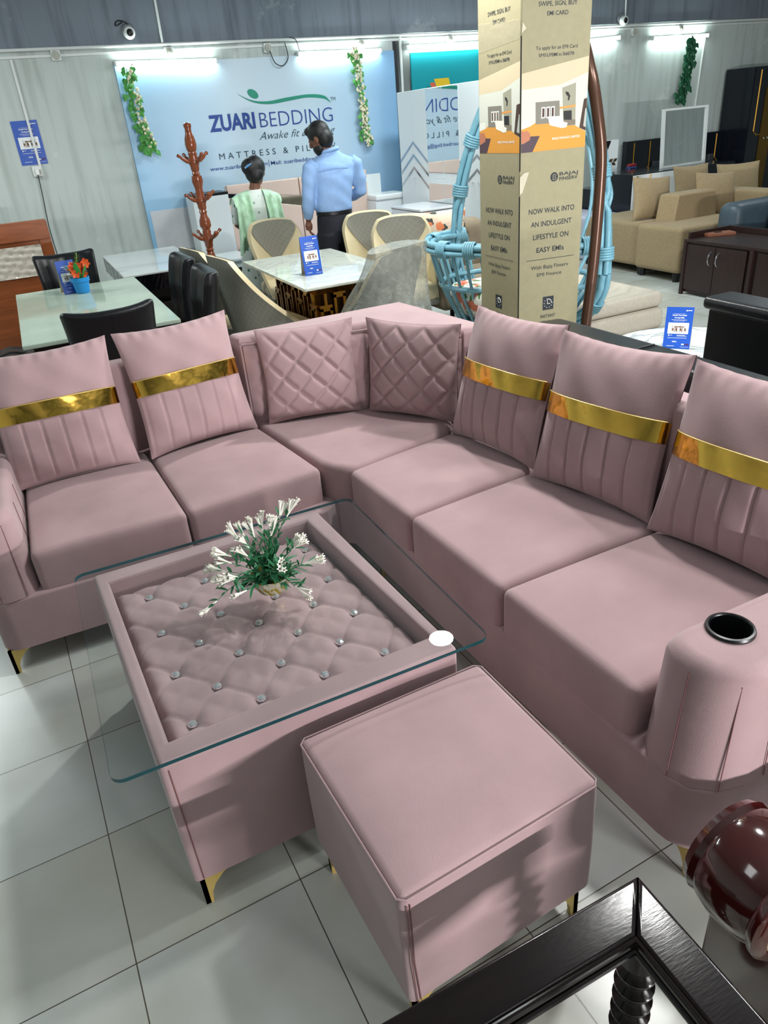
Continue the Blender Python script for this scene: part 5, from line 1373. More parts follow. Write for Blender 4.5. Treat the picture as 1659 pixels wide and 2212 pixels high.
def floral(name, base, c1, c2, scale):
    m = bpy.data.materials.new(name); m.use_nodes = True; nt = m.node_tree; b = nt.nodes['Principled BSDF']; L = nt.links.new
    tc = nt.nodes.new('ShaderNodeTexCoord'); last = None
    rgb = nt.nodes.new('ShaderNodeRGB'); rgb.outputs[0].default_value = (*lin(base), 1); last = rgb.outputs[0]
    for i, (c, sc_, th) in enumerate(((c2, scale*1.5, 0.36), (c1, scale, 0.42), ((186, 60, 40), scale, 0.17))):
        mp = nt.nodes.new('ShaderNodeMapping'); mp.inputs['Location'].default_value = (0.0 if i else 3.1, 0, 0); L(tc.outputs['Object'], mp.inputs[0])
        ns = nt.nodes.new('ShaderNodeTexNoise'); ns.inputs['Scale'].default_value = 18; L(tc.outputs['Object'], ns.inputs[0])
        ad = nt.nodes.new('ShaderNodeMixRGB'); ad.blend_type = 'ADD'; ad.inputs[0].default_value = 0.09; L(mp.outputs[0], ad.inputs[1]); L(ns.outputs['Color'], ad.inputs[2])
        vo = nt.nodes.new('ShaderNodeTexVoronoi'); vo.inputs['Scale'].default_value = sc_; L(ad.outputs[0], vo.inputs[0])
        r = nt.nodes.new('ShaderNodeValToRGB'); r.color_ramp.elements[0].position = th-0.04; r.color_ramp.elements[1].position = th
        r.color_ramp.elements[0].color = (1, 1, 1, 1); r.color_ramp.elements[1].color = (0, 0, 0, 1); L(vo.outputs['Distance'], r.inputs[0])
        mx = nt.nodes.new('ShaderNodeMixRGB'); L(r.outputs[0], mx.inputs[0]); L(last, mx.inputs[1]); mx.inputs[2].default_value = (*lin(c), 1); last = mx.outputs[0]
    L(last, b.inputs['Base Color']); b.inputs['Roughness'].default_value = 0.85; return m
FLOR = floral('peach_floral_print', (224, 200, 176), (222, 128, 84), (62, 66, 62), 8.0)
FLOG = floral('white_floral_print', (228, 226, 214), (222, 122, 96), (74, 122, 62), 8.0)
pw = thing('floral_pillow', 'peach floral-print pillow on the brown plush armchair behind the grey shell chairs', 'pillow', (3.13, 5.58, 0.60), R(-10))
pillow_mesh(0.50, 0.36, 0.14, None).build('pillow_body', FLOR, pw, angle=180)
pw.rotation_euler = (R(-14), 0, R(-14))
# ---------------------------------------------------------------- carton tower with printed panels
CARD = mat('kraft_carton', (148, 141, 112), 0.6, var=0.04, vscale=30)
ct_ = wthing('carton_tower', 'tall kraft carton tower printed with BAJAJ FINSERV card offers, behind the sofa', 'carton', (2.8, 3.9, 0))
CC = Vector((2.60, 3.70, 0)); DR = Vector((math.cos(R(-8.9)), math.sin(R(-8.9)), 0)); DL = Vector((0.019, 1, 0)).normalized()
WR_, WL_ = 0.403, 0.427
c1, c2, c3, c4 = CC, CC+DR*WR_, CC+DR*WR_+DL*WL_, CC+DL*WL_
m_ = MB(); m_.prism([(p.x, p.y) for p in (c1, c2, c3, c4)], 0.0, 2.95, 0); m_.build('carton_body', CARD, ct_, smooth=False)
INK = mat('print_dark_slate', (40, 46, 54), 0.6); PWHITE = mat('print_white', (232, 230, 220), 0.5)
def pm(n, c): return mat('print_'+n, c, 0.5)
def face(org, dx, nrm):
    """matrix: local x along the face, local y up, local z out of the face"""
    return Matrix(((dx.x, 0, nrm.x, org.x), (dx.y, 0, nrm.y, org.y), (0, 1, 0, 0), (0, 0, 0, 1)))
nF = Vector((DR.y, -DR.x, 0)); nL = Vector((-DL.y, DL.x, 0))
FACES = [(face(c1+nF*0.0015, DR, nF), 0.0, WR_, 'front_panel'), (face(c4+nL*0.0015, -DL, nL), 0.012, WL_, 'side_panel')]
for FM, sh_x, FWD, nm in FACES:
    m_ = MB(); m_.poly([FM @ Vector((x, z, 0)) for x, z in ((0.003, 0.0), (FWD-0.003, 0.0), (FWD-0.003, 2.94), (0.003, 2.94))])
    panel = m_.build(nm, CARD, ct_, smooth=False)
    def TX(s, x0, x1, z, cap, bold=0.0, m=INK, lift=0.0012):
        mb = MB(); text(mb, s, FM @ Matrix.Translation((x0+sh_x, z, lift)), x1-x0, cap, bold=bold); mb.build('lettering', m, panel, smooth=False)
    def PQ(name, pts, m, lift=0.0008):
        mb = MB(); mb.poly([FM @ Vector((min(max(x+sh_x*(0 if x < 0.02 or x > 0.39 else 1), 0.003), FWD-0.003) if x < 0.39 else min(FWD-0.003, x+(FWD-WR_)), z, lift)) for x, z in pts]); mb.build(name, m, panel, smooth=False)
    TX('SWIPE, SIGN, BUY', 0.095, 0.317, 2.092, 0.021, 0.004); TX('EMI CARD', 0.145, 0.266, 2.051, 0.020, 0.004)
    TX('To apply for an EMI Card', 0.085, 0.328, 1.902, 0.017); TX('SMS', 0.101, 0.146, 1.870, 0.016); TX('LFEMI', 0.151, 0.212, 1.870, 0.016, 0.008); TX('to', 0.218, 0.236, 1.870, 0.016); TX('56070', 0.243, 0.310, 1.870, 0.016, 0.01)
    # printed photograph of a living room: flat printed shapes
    PQ('printed_photo', [(0.005, 1.80), (0.402, 1.86), (0.403, 1.423), (0.005, 1.423)], pm('ceiling_tan', (196, 182, 152)), 0.0003)
    PQ('printed_wall', [(0.005, 1.726), (0.230, 1.735), (0.403, 1.785), (0.403, 1.50), (0.332, 1.535), (0.09, 1.56), (0.005, 1.53)], pm('wall_grey', (196, 198, 186)), 0.0005)
    PQ('printed_floor', [(0.005, 1.537), (0.061, 1.551), (0.092, 1.566), (0.169, 1.564), (0.283, 1.537), (0.332, 1.535), (0.403, 1.499), (0.403, 1.423), (0.005, 1.423)], pm('oak_floor', (206, 142, 56)), 0.0007)
    PQ('printed_niche', [(0.088, 1.663), (0.232, 1.662), (0.238, 1.555), (0.091, 1.557)], pm('niche_grey', (122, 118, 108)))
    PQ('printed_column', [(0.246, 1.721), (0.328, 1.741), (0.334, 1.555), (0.259, 1.560)], pm('column_grey', (148, 146, 128)))
    PQ('printed_hearth', [(0.25, 1.570), (0.334, 1.563), (0.335, 1.537), (0.283, 1.537)], pm('stone', (120, 110, 96)), 0.0010)
    PQ('printed_mantel', [(0.234, 1.631), (0.332, 1.636), (0.332, 1.626), (0.234, 1.621)], pm('mantel', (206, 142, 70)), 0.0010)
    PQ('printed_firebox', [(0.258, 1.61), (0.308, 1.61), (0.311, 1.562), (0.26, 1.567)], pm('black', (34, 34, 34)), 0.0010)
    for a, b in ((0.124, 0.148), (0.153, 0.176), (0.181, 0.204)):
        PQ('printed_window', [(a, 1.637), (b, 1.637), (b, 1.585), (a, 1.582)], PWHITE, 0.0010); PQ('printed_pane', [(a+0.005, 1.631), (b-0.005, 1.631), (b-0.005, 1.59), (a+0.005, 1.588)], pm('pane_brown', (74, 52, 46)), 0.0012)
    PQ('printed_sofa', [(0.163, 1.589), (0.256, 1.587), (0.26, 1.557), (0.285, 1.551), (0.281, 1.53), (0.252, 1.527), (0.176, 1.547)], pm('sofa_white', (222, 220, 208)), 0.0014)
    PQ('printed_mirror', [(0.381, 1.659), (0.402, 1.664), (0.402, 1.503), (0.36, 1.521)], pm('frame_brown', (66, 48, 40)), 0.0010)
    PQ('printed_glass', [(0.392, 1.612), (0.402, 1.615), (0.400, 1.520), (0.384, 1.528)], pm('glass_grey', (170, 172, 164)), 0.0012)
    PQ('printed_ledge', [(0.005, 1.581), (0.061, 1.584), (0.061, 1.551), (0.005, 1.537)], pm('ledge_white', (214, 214, 204)), 0.0010)
    PQ('printed_rug', [(0.06, 1.501), (0.118, 1.499), (0.075, 1.423), (0.005, 1.423), (0.005, 1.466)], pm('rug_plum', (74, 58, 66)), 0.0010)
    PQ('printed_pouf', [(0.005, 1.528), (0.044, 1.529), (0.06, 1.512), (0.058, 1.484), (0.019, 1.467), (0.005, 1.468)], pm('pouf_tan', (176, 112, 84)), 0.0012)
    PQ('printed_ornament', [(0.266, 1.703), (0.284, 1.698), (0.296, 1.68), (0.29, 1.658), (0.281, 1.66), (0.283, 1.677), (0.269, 1.689)], pm('black', (34, 34, 34)), 0.0012)
    TX('BAJAJ FINANCE LIMITED', 0.194, 0.365, 1.474, 0.012, 0.008, PWHITE, 0.0016)
    # round logo and name
    mb = MB(); mb.poly([FM @ Vector((0.214+sh_x+0.024*math.cos(R(a)), 1.284+0.024*math.sin(R(a)), 0.001)) for a in range(0, 360, 15)]); mb.build('logo_disc', INK, panel, smooth=False)
    mb = MB()
    def bar(x0, z0, x1, z1): mb.poly([FM @ Vector((x+sh_x, z, 0.0016)) for x, z in ((x0, z0), (x1, z0), (x1, z1), (x0, z1))])
    bar(0.205, 1.268, 0.2085, 1.297); bar(0.2085, 1.2935, 0.222, 1.297); bar(0.2085, 1.268, 0.2125, 1.2715); bar(0.2125, 1.281, 0.222, 1.2845); bar(0.2125, 1.268, 0.222, 1.2715)
    bar(0.222, 1.2865, 0.2255, 1.2945); bar(0.222, 1.2705, 0.2255, 1.2815); mb.build('logo_letter', CARD, panel, smooth=False)
    TX('BAJAJ', 0.247, 0.364, 1.288, 0.018, 0.008); TX('FINSERV', 0.247, 0.363, 1.263, 0.018, 0.012)
    TX('NOW WALK INTO', 0.059, 0.351, 1.098, 0.029, 0.008); TX('AN INDULGENT', 0.074, 0.336, 1.027, 0.029, 0.008); TX('LIFESTYLE ON', 0.089, 0.319, 0.956, 0.029, 0.008); TX('EASY EMIs', 0.113, 0.292, 0.882, 0.029, 0.012)
    mb = MB(); bar(0.047, 0.840, 0.361, 0.8425); mb.build('printed_rule', INK, panel, smooth=False)
    TX('With Bajaj Finserv', 0.080, 0.327, 0.786, 0.022); TX('EMI Finance', 0.120, 0.282, 0.743, 0.021)
    mb = MB(); mb.poly([FM @ Vector((x+sh_x, z, 0.001)) for x, z in ((0.163, 0.537), (0.236, 0.537), (0.236, 0.618), (0.163, 0.618))]); ck = mb.build('clock_icon', INK, panel, smooth=False)
    mb = MB()
    for a in range(0, 360, 36):
        if 10 < a < 90: continue
        mb.lathe([(0.0025, 0), (0.0025, 0.0003)], (0, 0, 0), 8, FM @ Matrix.Translation((0.1995+sh_x+0.027*math.cos(R(a)), 0.577+0.027*math.sin(R(a)), 0.0014)))
    mb.tube([FM @ Vector((0.1995+sh_x+0.022*math.cos(R(a)), 0.579+0.022*math.sin(R(a)), 0.0014)) for a in range(-5, 96, 10)], 0.0022, 5)
    mb.tube([FM @ Vector((x+sh_x, z, 0.0014)) for x, z in ((0.194, 0.600), (0.194, 0.573), (0.212, 0.573))], 0.0022, 5)
    mb.build('clock_print', PWHITE, panel, smooth=False)
    TX('INSTANT', 0.150, 0.249, 0.490, 0.020, 0.008); TX('APPROVAL', 0.136, 0.261, 0.452, 0.020, 0.008)
m_ = MB()
for (x, z), (x2, z2) in (((0.0, 1.20), (0.012, 1.315)),):
    FM = FACES[0][0]
    m_.poly([FM @ Vector(p) for p in ((0.0, 1.21, 0.002), (0.014, 1.22, 0.006), (0.046, 1.325, 0.022), (0.022, 1.322, 0.008), (0.0, 1.30, 0.002))])
m_.build('torn_flap', mat('torn_paper', (206, 198, 176), 0.8), ct_, smooth=False)
m_ = MB(); m_.poly([FACES[0][0] @ Vector(p) for p in ((0.0, 1.98, 0.002), (0.022, 2.0, 0.012), (0.004, 2.03, 0.003))]); m_.build('torn_flap', mat('torn_paper', (206, 198, 176), 0.8), ct_, smooth=False)
m_ = MB(); m_.tube([c1+nF*0.001+Vector((0, 0, z)) for z in (0.05, 1.2)], 0.004, 5); m_.tube([c1+nF*0.001+Vector((0, 0, z)) for z in (1.33, 1.97)], 0.004, 5); m_.build('open_seam', mat('dark_gap', (20, 20, 20), 0.9), ct_, smooth=False)
m_ = MB()
m_.poly([FACES[1][0] @ Vector(p) for p in ((0.01, 1.93, 0.0022), (0.42, 1.96, 0.0022), (0.42, 2.045, 0.0022), (0.01, 2.07, 0.0022))])
m_.build('packing_tape', mat('clear_tape', (190, 184, 160), 0.15, alpha=0.25, bump=0.6, bscale=25, spec=0.9), ct_, smooth=False)
settle(ct_)

# ---------------------------------------------------------------- blue cane swing chair on a bronze stand
CANE = mat('blue_painted_cane', (118, 170, 188), 0.35, var=0.08, vscale=20)
sw = wthing('swing_chair', 'light blue cane egg swing chair behind the carton tower', 'swing chair', (3.25, 4.6, 0.15))
def bundle(mb, path, r, n=4, R_=0.022, twist=0.0, closed=False):
    P = [Vector(p) for p in path]; k = len(P)
    for s in range(n):
        q = []
        for i, p in enumerate(P):
            t = (P[min(i+1, k-1)]-P[max(i-1, 0)]).normalized(); a = t.cross(Vector((0, 0, 1)))
            if a.length < 0.2: a = t.cross(Vector((0.3, 0.95, 0)))
            a.normalize(); b = t.cross(a); th = 2*math.pi*s/n+twist*i/k
            q.append(p+(a*math.cos(th)+b*math.sin(th))*R_)
        mb.tube(q, r, 8)
def wraps(mb, path, ts, R_=0.054, L_=0.033):
    P = [Vector(p) for p in path]
    for t in ts:
        i = int(t*(len(P)-2)); d = (P[i+1]-P[i]).normalized(); c = P[i]
        for k in range(5): 
            o = c+d*(k-2)*L_/2; a = d.orthogonal().normalized(); b = d.cross(a)
            mb.tube([o+(a*math.cos(2*math.pi*j/14)+b*math.sin(2*math.pi*j/14))*R_ for j in range(14)], 0.0085, 6, closed=True)
HC = Vector((3.31, 4.585, 0.62)); HD = Vector((0.295, -0.955, 0)); HN = Vector((-0.955, -0.295, 0))   # HN: opening side
hoop = [HC+HD*0.67*math.cos(a)+Vector((0, 0, 1))*((1.32 if math.sin(a) > 0 else 0.46)*math.sin(a))+HN*0.06*math.cos(2*a) for a in [2*math.pi*i/64 for i in range(65)]]
m_ = MB(); bundle(m_, hoop, 0.021, 4, 0.030, 9.0); wraps(m_, hoop, (0.03, 0.09, 0.40, 0.45, 0.56, 0.94)); m_.build('hoop_frame', CANE, sw, angle=60)
rail_ = catmull([(3.12, 5.20, 0.80), (2.95, 5.20, 0.80), (2.75, 5.07, 0.80), (2.65, 4.83, 0.80), (2.72, 4.57, 0.80), (2.93, 4.33, 0.80), (3.22, 4.10, 0.80), (3.50, 3.97, 0.80)], 8)
m_ = MB(); bundle(m_, rail_, 0.021, 4, 0.030, 1.5); wraps(m_, rail_, (0.05, 0.25, 0.52, 0.62, 0.78, 0.95)); m_.build('arm_rail', CANE, sw, angle=60)
BCc = Vector((3.15, 4.62, 0))
def shrink(p, k, z): q = BCc+(Vector((p.x, p.y, 0))-BCc)*k; return Vector((q.x, q.y, z))
back_ = catmull([(3.50, 3.97, 0.80), (3.78, 4.28, 0.86), (3.80, 4.75, 0.90), (3.52, 5.12, 0.86), (3.12, 5.20, 0.80)], 8)
ringp = rail_+back_[1:-1]
band = [shrink(p, 0.86, 0.52) for p in ringp]
low = [shrink(p, 0.62, 0.24) for p in ringp]
m_ = MB(); m_.tube(band, 0.020, 8, closed=True); m_.build('middle_band', CANE, sw)
m_ = MB(); m_.tube(low, 0.020, 8, closed=True); m_.build('base_ring', CANE, sw)
for i in range(0, len(ringp), 3):
    m = MB(); m.tube(catmull([ringp[i], band[i], low[i]], 4), 0.0115, 7); m.build('spindle', CANE, sw)
for k in range(-2, 3):
    m = MB(); a0 = HC+HD*0.2*k+Vector((0, 0, 1.22-0.09*k*k)); m.tube(catmull([a0, a0-HN*0.38+Vector((0, 0, -0.35)), Vector((3.74, 4.62-0.16*k, 0.9)), Vector((3.45, 4.62-0.12*k, 0.3))], 6), 0.012, 7); m.build('rear_cane', CANE, sw)
m_ = MB(); m_.lathe([(0.001, 0.235), (0.33, 0.240), (0.33, 0.255), (0.001, 0.258)], (3.15, 4.62, 0), 24); m_.build('woven_floor', CANE, sw)
m_ = MB(); m_.tube([(3.31, 4.585, 1.91), (3.31, 4.585, 2.12)], 0.008, 6); m_.build('hanging_chain', mat('steel_chain', (140, 142, 146), 0.3, 0.9), sw)
settle(sw)
BRONZE = mat('bronze_paint', (92, 66, 54), 0.25, 0.4)
st = wthing('swing_stand', 'curved bronze metal stand pole of the cane swing, right of the carton tower', 'stand', (3.2, 3.7, 0))
m_ = MB(); m_.tube(catmull([(3.11, 3.70, 0.02), (3.125, 3.70, 0.35), (3.16, 3.70, 0.75), (3.175, 3.70, 1.15), (3.17, 3.70, 1.38), (3.14, 3.715, 1.58), (3.11, 3.76, 1.80), (3.12, 3.90, 2.02), (3.17, 4.15, 2.16), (3.25, 4.40, 2.18), (3.31, 4.585, 2.13)], 6), 0.034, 14); m_.build('curved_pole', BRONZE, st)
m_ = MB(); m_.tube([(3.425+0.385*math.cos(R(a)), 3.93+0.385*math.sin(R(a)), 0.03) for a in range(0, 360, 12)], 0.026, 8, closed=True); m_.build('base_ring', BRONZE, st)
settle(st)
fc = thing('seat_cushion', 'white floral-print seat cushion inside the blue cane swing chair', 'cushion', (3.13, 4.62, 0.26))
m_ = MB(); m_.soft((0.62, 0.66, 0.26), 0.10, 8, lambda u, P: (P.x*(1+0.12*u.z), P.y*(1+0.12*u.z), P.z+0.132)); m_.build('cushion_body', FLOG, fc)
fc = thing('back_cushion', 'peach floral-print back cushion leaning inside the blue cane swing chair', 'cushion', (3.42, 4.74, 0.52), R(108))
m_ = MB(); pm_ = pillow_mesh(0.56, 0.62, 0.14, None); pm_.build('cushion_body', FLOR, fc, angle=180)
fc.rotation_euler = (R(8), 0, R(-72))

# ---------------------------------------------------------------- black padded bench-back behind the right side of the sofa
bb = wthing('black_sofa', 'long black leatherette sofa back standing behind the three right-hand pink pillows', 'sofa', (1.95, 1.3, 0))
m_ = MB(); m_.soft((0.16, 2.5, 0.88), 0.035, 14, lambda u, P: (P.x+1.945-0.03*u.z, P.y+1.28, (P.z+0.44+0.012*(1-u.y**2) if u.z > 0 else P.z+0.44)*0.958)); b_ = m_.build('backrest', BLACKLEA, bb)
for y in (0.62, 1.28, 1.94):
    m_ = MB(); m_.tube([(1.868, y, 0.3), (1.838, y, 0.80), (1.86, y, 0.852), (1.96, y, 0.853)], 0.004, 6); m_.build('seam', BLACKLEA, b_)
m_ = MB(); m_.soft((0.24, 2.46, 0.30), 0.04, 8, lambda u, P: (P.x+2.14, P.y+1.28, P.z+0.27)); m_.build('seat', BLACKLEA, bb)
for x, y in ((1.95, 0.15), (1.95, 2.4), (2.18, 0.15), (2.18, 2.4)):
    m_ = MB(); m_.lathe([(0.02, 0), (0.025, 0.13)], (x, y, 0), 10); m_.build('leg', BLACKPL, bb)
settle(bb)
bp_ = wthing('headboard', 'upright black leather headboard panel beside the round marble table, right edge', 'headboard', (2.5, 1.5, 0))
m_ = MB(); m_.b2(2.425, 2.53, 0.55, 2.13, 0.0, 0.875, 0.012, 3); m_.build('panel', mat('black_smooth_panel', (9, 10, 12), 0.4), bp_)
m_ = MB(); m_.soft((0.16, 1.62, 0.05), 0.02, 8, lambda u, P: (P.x+2.485, P.y+1.34, P.z+0.895)); m_.build('padded_cap', BLACKLEA, bp_)
m_ = MB(); m_.b2(2.423, 2.427, 0.6, 2.08, 0.60, 0.606); m_.build('panel_seam', BLACKPL, bp_)
settle(bp_)
# round marble coffee table with a tent card
MARB2 = marble('white_veined_marble', (216, 222, 220), (150, 158, 160))
rt = wthing('round_table', 'round white veined marble coffee table behind the black sofa back', 'coffee table', (3.05, 2.76, 0))
m_ = MB(); m_.lathe([(0.40, 0.425), (0.425, 0.43), (0.43, 0.44), (0.425, 0.448), (0.41, 0.45)], (3.05, 2.76, 0), 56); m_.build('tabletop', MARB2, rt)
m_ = MB(); m_.lathe([(0.24, 0.0), (0.24, 0.03), (0.06, 0.06), (0.05, 0.36), (0.20, 0.425)], (3.05, 2.76, 0), 32); m_.build('pedestal', mat('gold_leg_polished', (176, 132, 62), 0.2, 0.95), rt)
settle(rt)
tent_card('blue tent card standing on the round white marble table', (3.01, 2.82, 0.45), R(-50), 0.135, 0.215, 12)
tr = thing('tray', 'small black tray with a glass insert on the marble table against the black headboard', 'tray', (2.86, 2.50, 0.45), R(25))
m_ = MB(); m_.b2(-0.10, 0.10, -0.05, 0.05, 0.0, 0.022, 0.004); m_.build('tray_base', BLACKPL, tr)
m_ = MB(); m_.b2(-0.06, 0.08, -0.03, 0.04, 0.022, 0.026); m_.build('glass_insert', mat('white_glass_top', (206, 214, 214), 0.05), tr)
# cream daybed
cd = wthing('daybed', 'low cream upholstered daybed with a padded rim, right of the cane swing', 'daybed', (4.15, 4.9, 0))
CRU = mat('cream_weave', (180, 172, 158), 0.9, var=0.06, vscale=40)
def dbq(u, P): return (P.x+4.02+0.0*u.y, P.y+4.95, P.z)
m_ = MB(); m_.soft((0.82, 1.3, 0.17), 0.05, 8, lambda u, P: (P.x+4.02, P.y+4.95, P.z+0.09)); m_.build('base', CRU, cd)
m_ = MB(); m_.soft((0.80, 1.28, 0.12), 0.05, 10, lambda u, P: (P.x+4.02, P.y+4.95, P.z+0.235-(0.04 if (u.z > 0.3 and abs(u.x) < 0.72 and abs(u.y) < 0.82) else 0))); m_.build('padded_rim', CRU, cd)
settle(cd)

# ---------------------------------------------------------------- dark sideboard at the right
sb = wthing('sideboard', 'low dark wood sideboard with curved chrome handles at the right', 'sideboard', (5.65, 4.4, 0))
WENGE = mat('wenge_veneer', (40, 26, 24), 0.35, var=0.3, vscale=6, stretch=(10, 10, 0.6))
m_ = MB(); m_.b2(5.40, 5.92, 3.3, 5.07, 0.02, 0.46, 0.003); m_.build('carcass', WENGE, sb)
m_ = MB(); m_.b2(5.375, 5.93, 3.28, 5.09, 0.46, 0.485, 0.004); m_.build('sideboard_top', WENGE, sb)
m_ = MB(); m_.b2(5.42, 5.93, 5.065, 5.09, 0.485, 0.535, 0.004); m_.b2(5.905, 5.93, 3.28, 5.09, 0.485, 0.535, 0.004); m_.build('gallery_rail', WENGE, sb)
for y0, y1, hy in ((4.735, 5.055, 4.775), (4.41, 4.728, 4.69), (3.84, 4.30, 3.9), (3.36, 3.83, 3.77)):
    m = MB(); m.b2(5.382, 5.40, y0, y1, 0.05, 0.445, 0.002); d = m.build('door', WENGE, sb)
    m = MB(); m.tube(catmull([(5.382, hy, 0.405), (5.355, hy, 0.38), (5.348, hy, 0.345), (5.355, hy, 0.31), (5.382, hy, 0.285)], 5), 0.005, 8); m.build('handle', mat('chrome', (214, 218, 222), 0.12, 1.0), d)
m_ = MB(); m_.b2(5.372, 5.40, 4.34, 4.375, 0.0, 0.46); m_.build('post', WENGE, sb)
m_ = MB(); m_.b2(5.372, 5.40, 5.055, 5.085, 0.0, 0.46); m_.build('post', WENGE, sb)
settle(sb)
cb = thing('wooden_block', 'small flat brown wooden block lying on the dark sideboard', 'block', (5.70, 5.0, 0.485), R(-20))
m_ = MB(); m_.b2(-0.13, 0.13, -0.06, 0.06, 0.0, 0.024, 0.003); m_.build('block', mat('light_brown_wood', (126, 78, 56), 0.5), cb)
m_ = MB(); m_.b2(-0.04, 0.02, -0.02, 0.02, 0.024, 0.028); m_.build('dark_clip', BLACKPL, cb)
# brown fabric sofa in modules
BRF = mat('khaki_fabric', (146, 128, 98), 0.9, var=0.08, vscale=40, sheen=0.15)
bs = wthing('sectional_sofa', 'khaki brown fabric sectional sofa behind the dark sideboard', 'sofa', (6.2, 6.0, 0))
for (x0, x1, y0, y1) in ((5.72, 6.60, 6.03, 6.88), (5.67, 6.62, 5.41, 6.02)):
    m_ = MB(); m_.soft((x1-x0, y1-y0, 0.42), 0.045, 8, lambda u, P: (P.x+(x0+x1)/2, P.y+(y0+y1)/2, P.z+0.29+(0.01 if u.z > 0.5 else 0))); m_.build('seat_module', BRF, bs)
m_ = MB(); m_.prism([(5.98, 5.82), (6.55, 5.82), (6.55, 6.02), (5.92, 6.02)], 0.48, 0.76, 0.03, 4, [(6.02, 5.82), (6.50, 5.82), (6.50, 6.02), (5.96, 6.02)]); m_.build('backrest_block', BRF, bs)
m_ = MB(); m_.soft((0.24, 0.8, 0.24), 0.05, 6, lambda u, P: (P.x+6.95, P.y+5.86, P.z+0.60)); m_.build('armrest', BRF, bs)
m_ = MB(); m_.soft((0.7, 1.42, 0.42), 0.05, 6, lambda u, P: (P.x+6.99, P.y+6.16, P.z+0.28)); m_.build('seat_module', BRF, bs)
for x, y in ((5.76, 6.0), (5.78, 6.85), (5.72, 5.47), (5.74, 5.95)):
    m_ = MB(); m_.lathe([(0.03, 0), (0.036, 0.08)], (x, y, 0), 12); m_.build('foot', BLACKPL, bs)
settle(bs)
def kpillow(label, loc, rz, w_=0.46, h_=0.46, lean=14, rolly=0):
    t = thing('sofa_pillow', label, 'pillow', loc, rz, 'khaki pillows on the brown sectional')
    pillow_mesh(w_, h_, 0.17, None).build('pillow_body', BRF, t, angle=180); t.rotation_euler = (R(-lean), R(rolly), rz); return t
kpillow('leftmost khaki pillow on the brown sectional, beside its backrest block', (5.98, 6.14, 0.50), R(-4), 0.48, 0.42, 12, 4)
kpillow('front khaki pillow in the middle of the brown sectional, left of the slate sofa', (6.62, 5.90, 0.49), R(-8), 0.50, 0.42, 14, 4)
kpillow('rear khaki pillow of the middle two on the brown sectional', (6.88, 6.45, 0.49), R(-8), 0.46, 0.46, 14)
kpillow('rightmost khaki pillow on the brown sectional, above the slate sofa', (7.35, 6.25, 0.49), R(-20), 0.50, 0.44, 14)
# slate sofa
SLATE = mat('slate_leather', (62, 76, 86), 0.45, var=0.1, vscale=12)
ss = wthing('slate_sofa', 'dark slate leather sofa cut off by the right edge behind the sideboard', 'sofa', (6.6, 4.6, 0))
m_ = MB(); m_.soft((0.9, 2.0, 0.34), 0.05, 6, lambda u, P: (P.x+6.48, P.y+4.36, P.z+0.25)); m_.build('seat', SLATE, ss)
m_ = MB(); m_.soft((0.85, 0.26, 0.56), 0.09, 8, lambda u, P: (P.x+6.46, P.y+5.24, P.z+0.42)); m_.build('armrest', SLATE, ss)
m_ = MB(); m_.soft((0.26, 1.8, 0.56), 0.09, 8, lambda u, P: (P.x+6.85+0.05*u.z, P.y+4.4, P.z+0.50)); m_.build('backrest', SLATE, ss)
m_ = MB(); m_.soft((0.22, 0.72, 0.42), 0.09, 10, lambda u, P: (P.x+6.52+0.07*u.z, P.y+4.72, P.z+0.63)); m_.build('back_cushion', SLATE, ss)
m_ = MB(); m_.b2(6.02, 6.06, 3.4, 5.10, 0.43, 0.47, 0.005); m_.build('wooden_front_strip', mat('orange_wood', (150, 84, 48), 0.4), ss)
for y in (3.5, 5.2):
    m_ = MB(); m_.lathe([(0.03, 0), (0.036, 0.1)], (6.2, y, 0), 10); m_.build('foot', BLACKPL, ss)
settle(ss)

# ---------------------------------------------------------------- furniture along the back wall at the far right
GOLDP = mat('gold_paint', (176, 132, 46), 0.35, 0.6); NAVYB = mat('blue_black_laminate', (20, 24, 32), 0.15)
hb2 = wthing('headboard', 'black headboard panel with notched gold lines against the grey wall', 'headboard', (8.7, 8.4, 0))
m_ = MB(); m_.b2(7.60, 9.35, 8.36, 8.45, 0.0, 1.125, 0.004); m_.build('panel', NAVYB, hb2)
def goldline(par, pts):
    m = MB(); m.tube(pts, 0.009, 4); m.build('gold_line', GOLDP, par, smooth=False)
for xs in ((7.72, 7.72, 7.80), (8.0, 8.0, 7.93), (9.22, 9.22, 9.29)):
    goldline(hb2, [(xs[0], 8.355, 1.10), (xs[1], 8.355, 0.80), (xs[2], 8.355, 0.74)])
goldline(hb2, [(9.22, 8.355, 0.45), (9.22, 8.355, 0.62), (9.30, 8.355, 0.68)])
for x0, x1 in ((8.05, 8.35), (8.37, 8.5), (8.9, 9.05), (9.07, 9.18)):
    m_ = MB(); m_.soft((x1-x0, 0.06, 0.34), 0.02, 5, lambda u, P: (P.x+(x0+x1)/2, P.y+8.345, P.z+0.68)); m_.build('padded_roll', mat('grey_velvet', (54, 56, 62), 0.5), hb2)
settle(hb2)
bw = wthing('wardrobe', 'tall black wardrobe with gold trim at the far right by the back wall', 'wardrobe', (9.75, 8.1, 0))
m_ = MB(); m_.b2(9.36, 10.7, 7.98, 8.45, 0.0, 1.87, 0.004); m_.build('carcass', NAVYB, bw)
for x0, x1 in ((9.37, 9.70), (9.705, 10.03), (10.04, 10.36)):
    m_ = MB(); m_.b2(x0, x1, 7.965, 7.98, 0.05, 1.86, 0.002); d = m_.build('door', NAVYB, bw)
    goldline(d, [(x0+0.10, 7.962, 1.83), (x0+0.10, 7.962, 1.10), (x0+0.16, 7.962, 1.05), (x1-0.03, 7.962, 1.05)])
